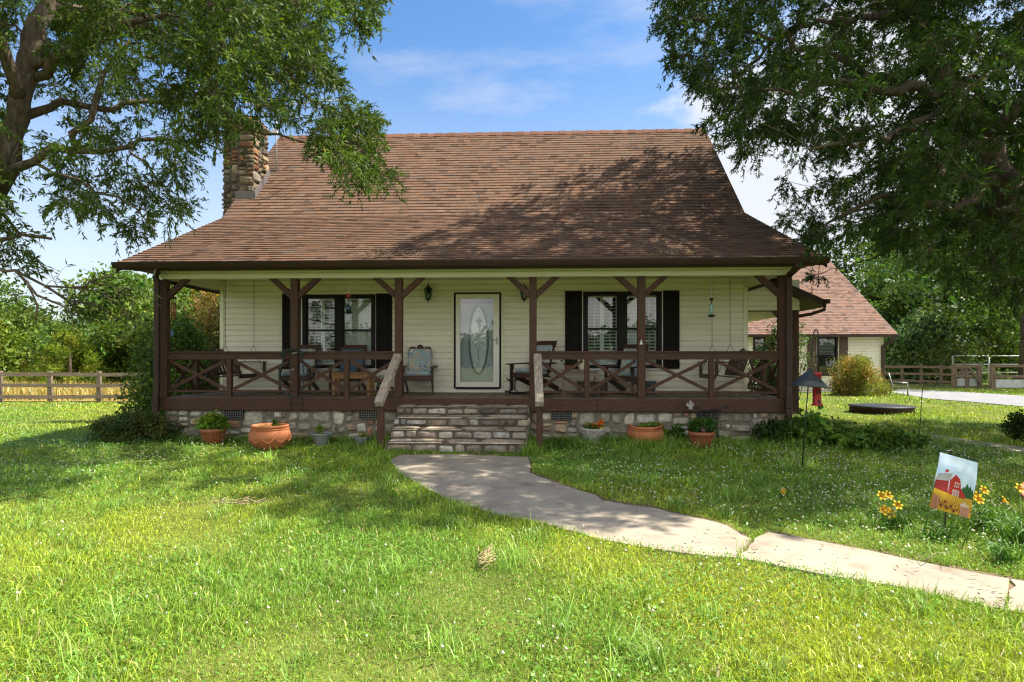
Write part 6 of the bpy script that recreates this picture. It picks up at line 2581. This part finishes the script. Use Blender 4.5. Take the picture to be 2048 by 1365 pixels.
def FQ(u, v, lift=0.0):
    """A point of the flag: u across, v up; the cloth bulges and ripples a little."""
    p = FP[3].lerp(FP[2], u).lerp(FP[0].lerp(FP[1], u), v)
    b = .012 * math.sin(math.pi * u) * math.sin(math.pi * min(1, v * 1.1)) + .006 * math.sin(u * 5 + v * 4) + .004 * math.sin(v * 9 + 2 * u)
    return p + fn * (b + lift)


m = MB()
n = 16
m.tint = (.50, .62, .78)
for i in range(n):
    for j in range(n):
        vm = (j + .5) / n
        um = (i + .5) / n
        k = noise.noise((um * 4, vm * 5, 3.1)) * .5 + .5
        t = (.36 + .40 * k, .56 + .26 * k, .82 + .04 * k) if vm > .36 else (.60, .36, .03)
        for s, l in ((1, .0), (-1, -.003)):
            q = [FQ((i + a) / n, (j + b) / n, l) for a, b in ((0, 0), (1, 0), (1, 1), (0, 1))]
            m.poly(q, True, t)
m.build('cloth', M_print, fl)
m = MB()
LV = [.0]


def pr(pts, col, lift):
    """A printed patch, cut fine enough to follow the cloth."""
    c = (sum(p[0] for p in pts) / len(pts), sum(p[1] for p in pts) / len(pts))
    N_ = len(pts)
    for i in range(N_):
        a, b = pts[i], pts[(i + 1) % N_]
        for s in range(4):
            p0 = (a[0] + (b[0] - a[0]) * s / 4, a[1] + (b[1] - a[1]) * s / 4)
            p1 = (a[0] + (b[0] - a[0]) * (s + 1) / 4, a[1] + (b[1] - a[1]) * (s + 1) / 4)
            prev0, prev1 = c, c
            for k in range(1, 5):
                q0 = (c[0] + (p0[0] - c[0]) * k / 4, c[1] + (p0[1] - c[1]) * k / 4)
                q1 = (c[0] + (p1[0] - c[0]) * k / 4, c[1] + (p1[1] - c[1]) * k / 4)
                if k == 1:
                    m.poly([FQ(*c, lift), FQ(*q0, lift), FQ(*q1, lift)], False, col)
                else:
                    m.poly([FQ(*prev0, lift), FQ(*q0, lift), FQ(*q1, lift), FQ(*prev1, lift)], False, col)
                prev0, prev1 = q0, q1


random.seed(8)
# trees at the back
for u, hgt in ((.02, .50), (.10, .50), (.72, .49), (.80, .56), (.88, .53), (.95, .48)):
    col = (.03, .09 + .03 * random.random(), .03)
    pr([(max(0, u - .07), .33), (min(1, u + .07), .33), (min(1, u + .06), hgt - .06), (u, hgt + .03), (max(0, u - .06), hgt - .07)], col, .0008)
RED, RED2, GRY = (.42, .03, .022), (.27, .02, .018), (.34, .34, .36)
pr([(.02, .33), (.34, .33), (.34, .56), (.02, .52)], RED2, .0016)
pr([(.00, .50), (.06, .63), (.40, .70), (.36, .55), (.02, .505)], GRY, .0022)
pr([(.36, .30), (.80, .31), (.80, .36), (.66, .47), (.60, .62), (.48, .69), (.36, .56)], RED, .0028)
pr([(.21, .68), (.29, .70), (.29, .745), (.21, .73)], RED, .0028)
pr([(.46, .30), (.63, .30), (.63, .42), (.46, .42)], (.62, .60, .56), .0034)
pr([(.475, .305), (.54, .305), (.54, .41), (.475, .41)], RED, .004)
pr([(.555, .305), (.615, .305), (.615, .41), (.555, .41)], RED, .004)
for x0_ in (.475, .555):
    w_ = .06
    pr([(x0_, .305), (x0_ + .012, .305), (x0_ + w_, .41), (x0_ + w_ - .012, .41)], (.62, .60, .56), .0046)
    pr([(x0_, .41), (x0_ + .012, .41), (x0_ + w_, .305), (x0_ + w_ - .012, .305)], (.62, .60, .56), .0052)
pr([(.49, .47), (.60, .47), (.60, .555), (.49, .555)], (.62, .60, .56), .0034)
pr([(.505, .48), (.54, .48), (.54, .545), (.505, .545)], RED, .004)
pr([(.552, .48), (.587, .48), (.587, .545), (.552, .545)], RED, .004)
# sunflower field
pr([(0, 0), (1, 0), (1, .27), (.8, .30), (.4, .32), (0, .36)], (.56, .34, .025), .0058)
def flower(u, v, r, col, eye, lift):
    for a in range(8):
        t = a * math.pi / 4
        pr([(u + .35 * r * math.cos(t - .45), v + .26 * r * math.sin(t - .45)), (u + r * math.cos(t), v + .75 * r * math.sin(t)), (u + .35 * r * math.cos(t + .45), v + .26 * r * math.sin(t + .45))], col, lift)
    pr([(u + .5 * r * math.cos(t), v + .38 * r * math.sin(t)) for t in [k * math.pi / 4 for k in range(8)]], eye, lift + .0005)
for row in range(9):
    v = .30 - .029 * row
    s = .014 + .0042 * row
    u = .02 + random.random() * .03
    while u < .98:
        flower(u, v + random.gauss(0, .005), s, (.68, .42 - .015 * row, .02), (.14, .06, .02) if row > 3 else (.30, .17, .02), .0062 + .0003 * row)
        u += s * 2.0
for u, v in ((.22, .10), (.36, .07), (.46, .12), (.30, .17), (.55, .05)):
    flower(u, v, .07, (.62, .26, .03), (.13, .035, .015), .0095)
for u0 in (.0, .08):
    pr([(u0 + .01, .0), (u0 + .075, .0), (u0 + .075, .24 - .3 * u0), (u0 + .04, .27 - .3 * u0), (u0 + .01, .25 - .3 * u0)], (.40, .17, .12), .0105)
for u0 in (.70, .78, .86):
    pr([(u0, .0), (u0 + .07, .0), (u0 + .07, .17), (u0 + .035, .20), (u0, .17)], (.42, .20, .13), .0105)
pr([(.70, .17), (.90, .17), (.92, .21), (.68, .21)], (.48, .40, .33), .011)
pr([(.74, .21), (.86, .21), (.82, .25), (.76, .25)], (.50, .42, .30), .011)
m.build('print', M_print, fl)
m = MB()
sp_ = FP[3].lerp(FP[0], .0)
m.tube([base_ + Vector((0, .02, -.1)), at(1891, 1030, Yg + .03), at(1902, 905, Yg + .05), at(1903, 900, Yg + .04)], .006, 6)
m.tube([at(1884, 903, Yg + .01), at(1903, 902, Yg + .04), at(1957, 924, Yg + .05)], .005, 6)
m.build('stand', M_iron, fl)

# ------------------------------------------------------------------ daylilies
def daylily(label, loc, n_leaves, R, hgt, flowers, seed, name='daylily'):
    rng = np.random.default_rng(seed)
    t = thing(name, label, 'flower', loc)
    Vs, Fs, C = [], [], []
    b = 0
    for k in range(n_leaves):
        a = rng.uniform(0, 6.28)
        l = hgt * rng.uniform(.7, 1.25)
        reach = l * rng.uniform(.35, .85)
        o = rng.normal(0, R * .33, 2)
        w = rng.uniform(.010, .016)
        d = np.array([math.cos(a), math.sin(a), 0])
        s = np.array([-math.sin(a), math.cos(a), 0])
        seg = 6
        for j in range(seg + 1):
            u = j / seg
            p = np.array([o[0], o[1], 0]) + d * reach * u ** 1.4 + np.array([0, 0, l * (1.15 * u - .75 * u ** 2.6)])
            ww = w * (1 - u ** 2.2) + .001
            Vs += [p - s * ww / 2 + np.array([0, 0, .004]), p - np.array([0, 0, .001]), p + s * ww / 2 + np.array([0, 0, .004])]
        for j in range(seg):
            q = b + j * 3
            Fs += [[q, q + 1, q + 4, q + 3], [q + 1, q + 2, q + 5, q + 4]]
        c = np.array([.085, .185, .030]) * math.exp(rng.normal(0, .2))
        C += [c] * (seg * 2)
        b += (seg + 1) * 3
    np_mesh('leaves', np.array(Vs), [np.array(Fs, np.int32)], M_grass, t, tints=[np.array(C, np.float32)])
    for (dx, dy, dz, face, col) in flowers:
        m = MB()
        m.tint = (.10, .19, .04)
        m.tube([(dx * .3, dy * .3, 0), (dx * .8, dy * .8, dz * .7), (dx, dy, dz - .03)], [.005, .004, .003], 5)
        fs = m.build('stalk', M_paint, t)
        m = MB()
        fd_ = Vector((math.cos(face) * .8, math.sin(face) * .8, .55)).normalized()
        q = Vector((0, 0, 1)).rotation_difference(fd_).to_matrix()
        c0 = Vector((dx, dy, dz)) - fd_ * .03
        for k in range(6):
            a = k * math.pi / 3
            e = Vector((math.cos(a), math.sin(a), 0))
            s = Vector((-math.sin(a), math.cos(a), 0))
            pts = [(0, 0, .003), (.012, .020, .007), (.029, .036, .0115), (.045, .039, .008), (.053, .031, .001)]
            for (r0, z0, w0), (r1, z1, w1) in zip(pts, pts[1:]):
                m.poly([c0 + q @ (e * r0 - s * w0 + Vector((0, 0, z0))), c0 + q @ (e * r0 + s * w0 + Vector((0, 0, z0))), c0 + q @ (e * r1 + s * w1 + Vector((0, 0, z1))), c0 + q @ (e * r1 - s * w1 + Vector((0, 0, z1)))], True, col if r0 > .012 else (.5, .25, .02))
        m.build('bloom', M_petal, fs)
    return t


YEL, ORG = (.85, .60, .03), (.86, .46, .02)


def fl_at(loc, px, py, col=YEL, face=-1.4, dy=0.0):
    p = at(px, py, loc.y + dy)
    return (p.x - loc.x, dy, p.z - loc.z, face, col)


g1 = gnd(1800, 1058)
daylily('yellow daylily with five blooms left of the garden flag', g1, 60, .22, .30, [fl_at(g1, 1763, 992), fl_at(g1, 1777, 991, face=-1.1, dy=.05), fl_at(g1, 1795, 1011, face=-1.5, dy=-.08), fl_at(g1, 1769, 1021, ORG, -2.2, -.05), fl_at(g1, 1780, 1028, ORG, -2, -.08)], 401)
g1 = gnd(1975, 1060)
daylily('yellow daylily with blooms against the right edge of the garden flag', g1, 80, .26, .36, [fl_at(g1, 1952, 993, face=-2, dy=-.05), fl_at(g1, 1968, 981, face=-1.2), fl_at(g1, 1958, 1000, face=-1.6, dy=-.1), fl_at(g1, 2010, 1001, ORG, -.6)], 402)
g1 = gnd(2040, 1090)
daylily('daylily clump with one yellow bloom beside the clay pot at the right edge', g1, 80, .24, .38, [fl_at(g1, 2040, 977, face=-1.4, dy=.1)], 403)
g1 = gnd(1885, 1082)
daylily('leafy daylily without flowers in front of the garden flag stake', g1, 46, .2, .24, [], 404)
g1 = gnd(2010, 1128)
daylily('broad leaved lily clump without flowers by the joint of the path', g1, 50, .16, .26, [], 405)
g1 = gnd(1566, 998)
daylily('single small yellow flower standing alone in the lawn', g1, 10, .05, .14, [(0, 0, .12, -1.4, YEL), (.03, .04, .16, -1.2, YEL)], 406).scale = (.6, .6, .6)
g1 = gnd(1130, 922)
daylily('grassy daylily clump without flowers at the foot of the right handrail', (g1.x, 10.5, 0), 110, .34, .34, [], 407)
g1 = gnd(1228, 905)
daylily('grassy clump without flowers beside the concrete pot', (g1.x, 10.75, 0), 80, .26, .36, [], 408)

cp = gnd(2084, 1036)
c_ = potted('clay_bowl', 'tilted clay bowl cut by the right edge behind the daylilies', (cp.x, cp.y, .12), [(.07, 0), (.13, .05), (.17, .13), (.20, .15), (.20, .17), (.165, .165), (.12, .06), (0, .05)], M_terra2, m3=Matrix.Rotation(math.radians(28), 3, 'X') @ Matrix.Rotation(math.radians(-12), 3, 'Y'))
m = MB()
m.lathe((0, .03, -.14), [(.10, 0), (.08, .03), (.06, .12), (.07, .15)], 20)
m.build('foot', M_terra2, c_)
rng = np.random.default_rng(411)
crown_mesh('foliage', c_, [(0, 0, .15, .08, .08, .05)], .06, rng, (.08, .17, .02), 40, .2, .5)

# ------------------------------------------------------------------ litter: twigs on the roof, a stick on the path
random.seed(12)
zr0 = lambda y: ZE + (y - YE) * (ZBR - ZE) / (YB - YE)
for px0, px1, ctr, lab in ((690, 900, 800, 'pale fallen twigs in a drift along the gutter above the steps'), (1210, 1420, 1330, 'pale fallen twigs near the gutter above the right hand window')):
    m = MB()
    for k in range(42):
        px = min(px1, max(px0, random.gauss(ctr, 45)))
        Y = 10.80 + abs(random.gauss(0, .16)) + (random.random() * .8 if random.random() < .12 else 0)
        a = at(px, 500, Y)
        t = random.uniform(0, 3.14)
        l = random.uniform(.08, .42)
        P = []
        for j in range(4):
            y = Y + math.sin(t) * l * j / 3 + random.gauss(0, .012)
            y = max(10.78, y)
            P.append((a.x + math.cos(t) * l * j / 3 + random.gauss(0, .012), y, zr0(y) + .022 + .02 * random.random() + (.05 * j / 3 if random.random() < .3 else 0)))
        m.tube(P, [.005, .004, .003, .002], 4)
    tag(m.build('fallen_twigs', M_twig), lab, 'twigs', kind='stuff')
g1, g2, g3 = gnd(1835, 1122), gnd(1847, 1138), gnd(1905, 1118)
up = Vector((0, 0, .055))
m = MB()
m.tube([g1 + up, g2 + up, (g2 + g3) / 2 + up * 1.3 + Vector((0, .03, 0)), g3 + up], [.003, .005, .004, .002], 5)
tag(m.build('fallen_stick', mk('stick', (0.25, 0.21, 0.17), 0.9, 0.2, 20)), 'thin forked stick lying on the concrete path', 'stick')
m = MB()
rngl = random.Random(5)
for k in range(130):
    px = rngl.uniform(800, 2040)
    py = 925 + (px - 800) * .215 + rngl.uniform(-20, 60)
    p = gnd(px, py)
    if not any(inside(np.array([p.x]), np.array([p.y]), w)[0] for w in PAVE_XY[:3]):
        continue
    t = rngl.uniform(0, 6.28)
    l = rngl.uniform(.012, .035)
    u = Vector((math.cos(t), math.sin(t), .1)) * l
    s = Vector((-math.sin(t), math.cos(t), 0)) * l * .25
    p = p + Vector((0, 0, .046))
    m.tint = rngl.choice(((.12, .08, .04), (.20, .14, .07), (.07, .05, .035), (.16, .15, .05)))
    m.poly([p - u, p + s, p + u, p - s + Vector((0, 0, .004))])
tag(m.build('leaf_litter', M_paint), 'tiny dry leaves scattered on the concrete path', 'leaf litter', kind='stuff')
# weeds in the cracks at the foot of the steps
VV = []
rng = np.random.default_rng(66)
X = np.concatenate([rng.normal(at(a, 0, 9.93).x, s, n) for a, s, n in ((858, .09, 70), (945, .05, 30), (985, .07, 40), (800, .12, 120))])
Y = 9.93 + rng.normal(0, .025, len(X))
v, q, t_, _ = blades(X, Y, np.full(len(X), .025), rng.uniform(.04, .11, len(X)), np.full(len(X), .006), np.abs(rng.normal(1, .4, len(X))), None, rng)
cc = (np.array([[.14, .25, .04]]) * np.exp(rng.normal(0, .2, (len(X), 1)))).astype(np.float32)
tag(np_mesh('weeds', v, [q, t_], M_grass, tints=[cc, cc]), 'small grass tufts growing at the foot of the stone steps', 'weeds', kind='stuff')
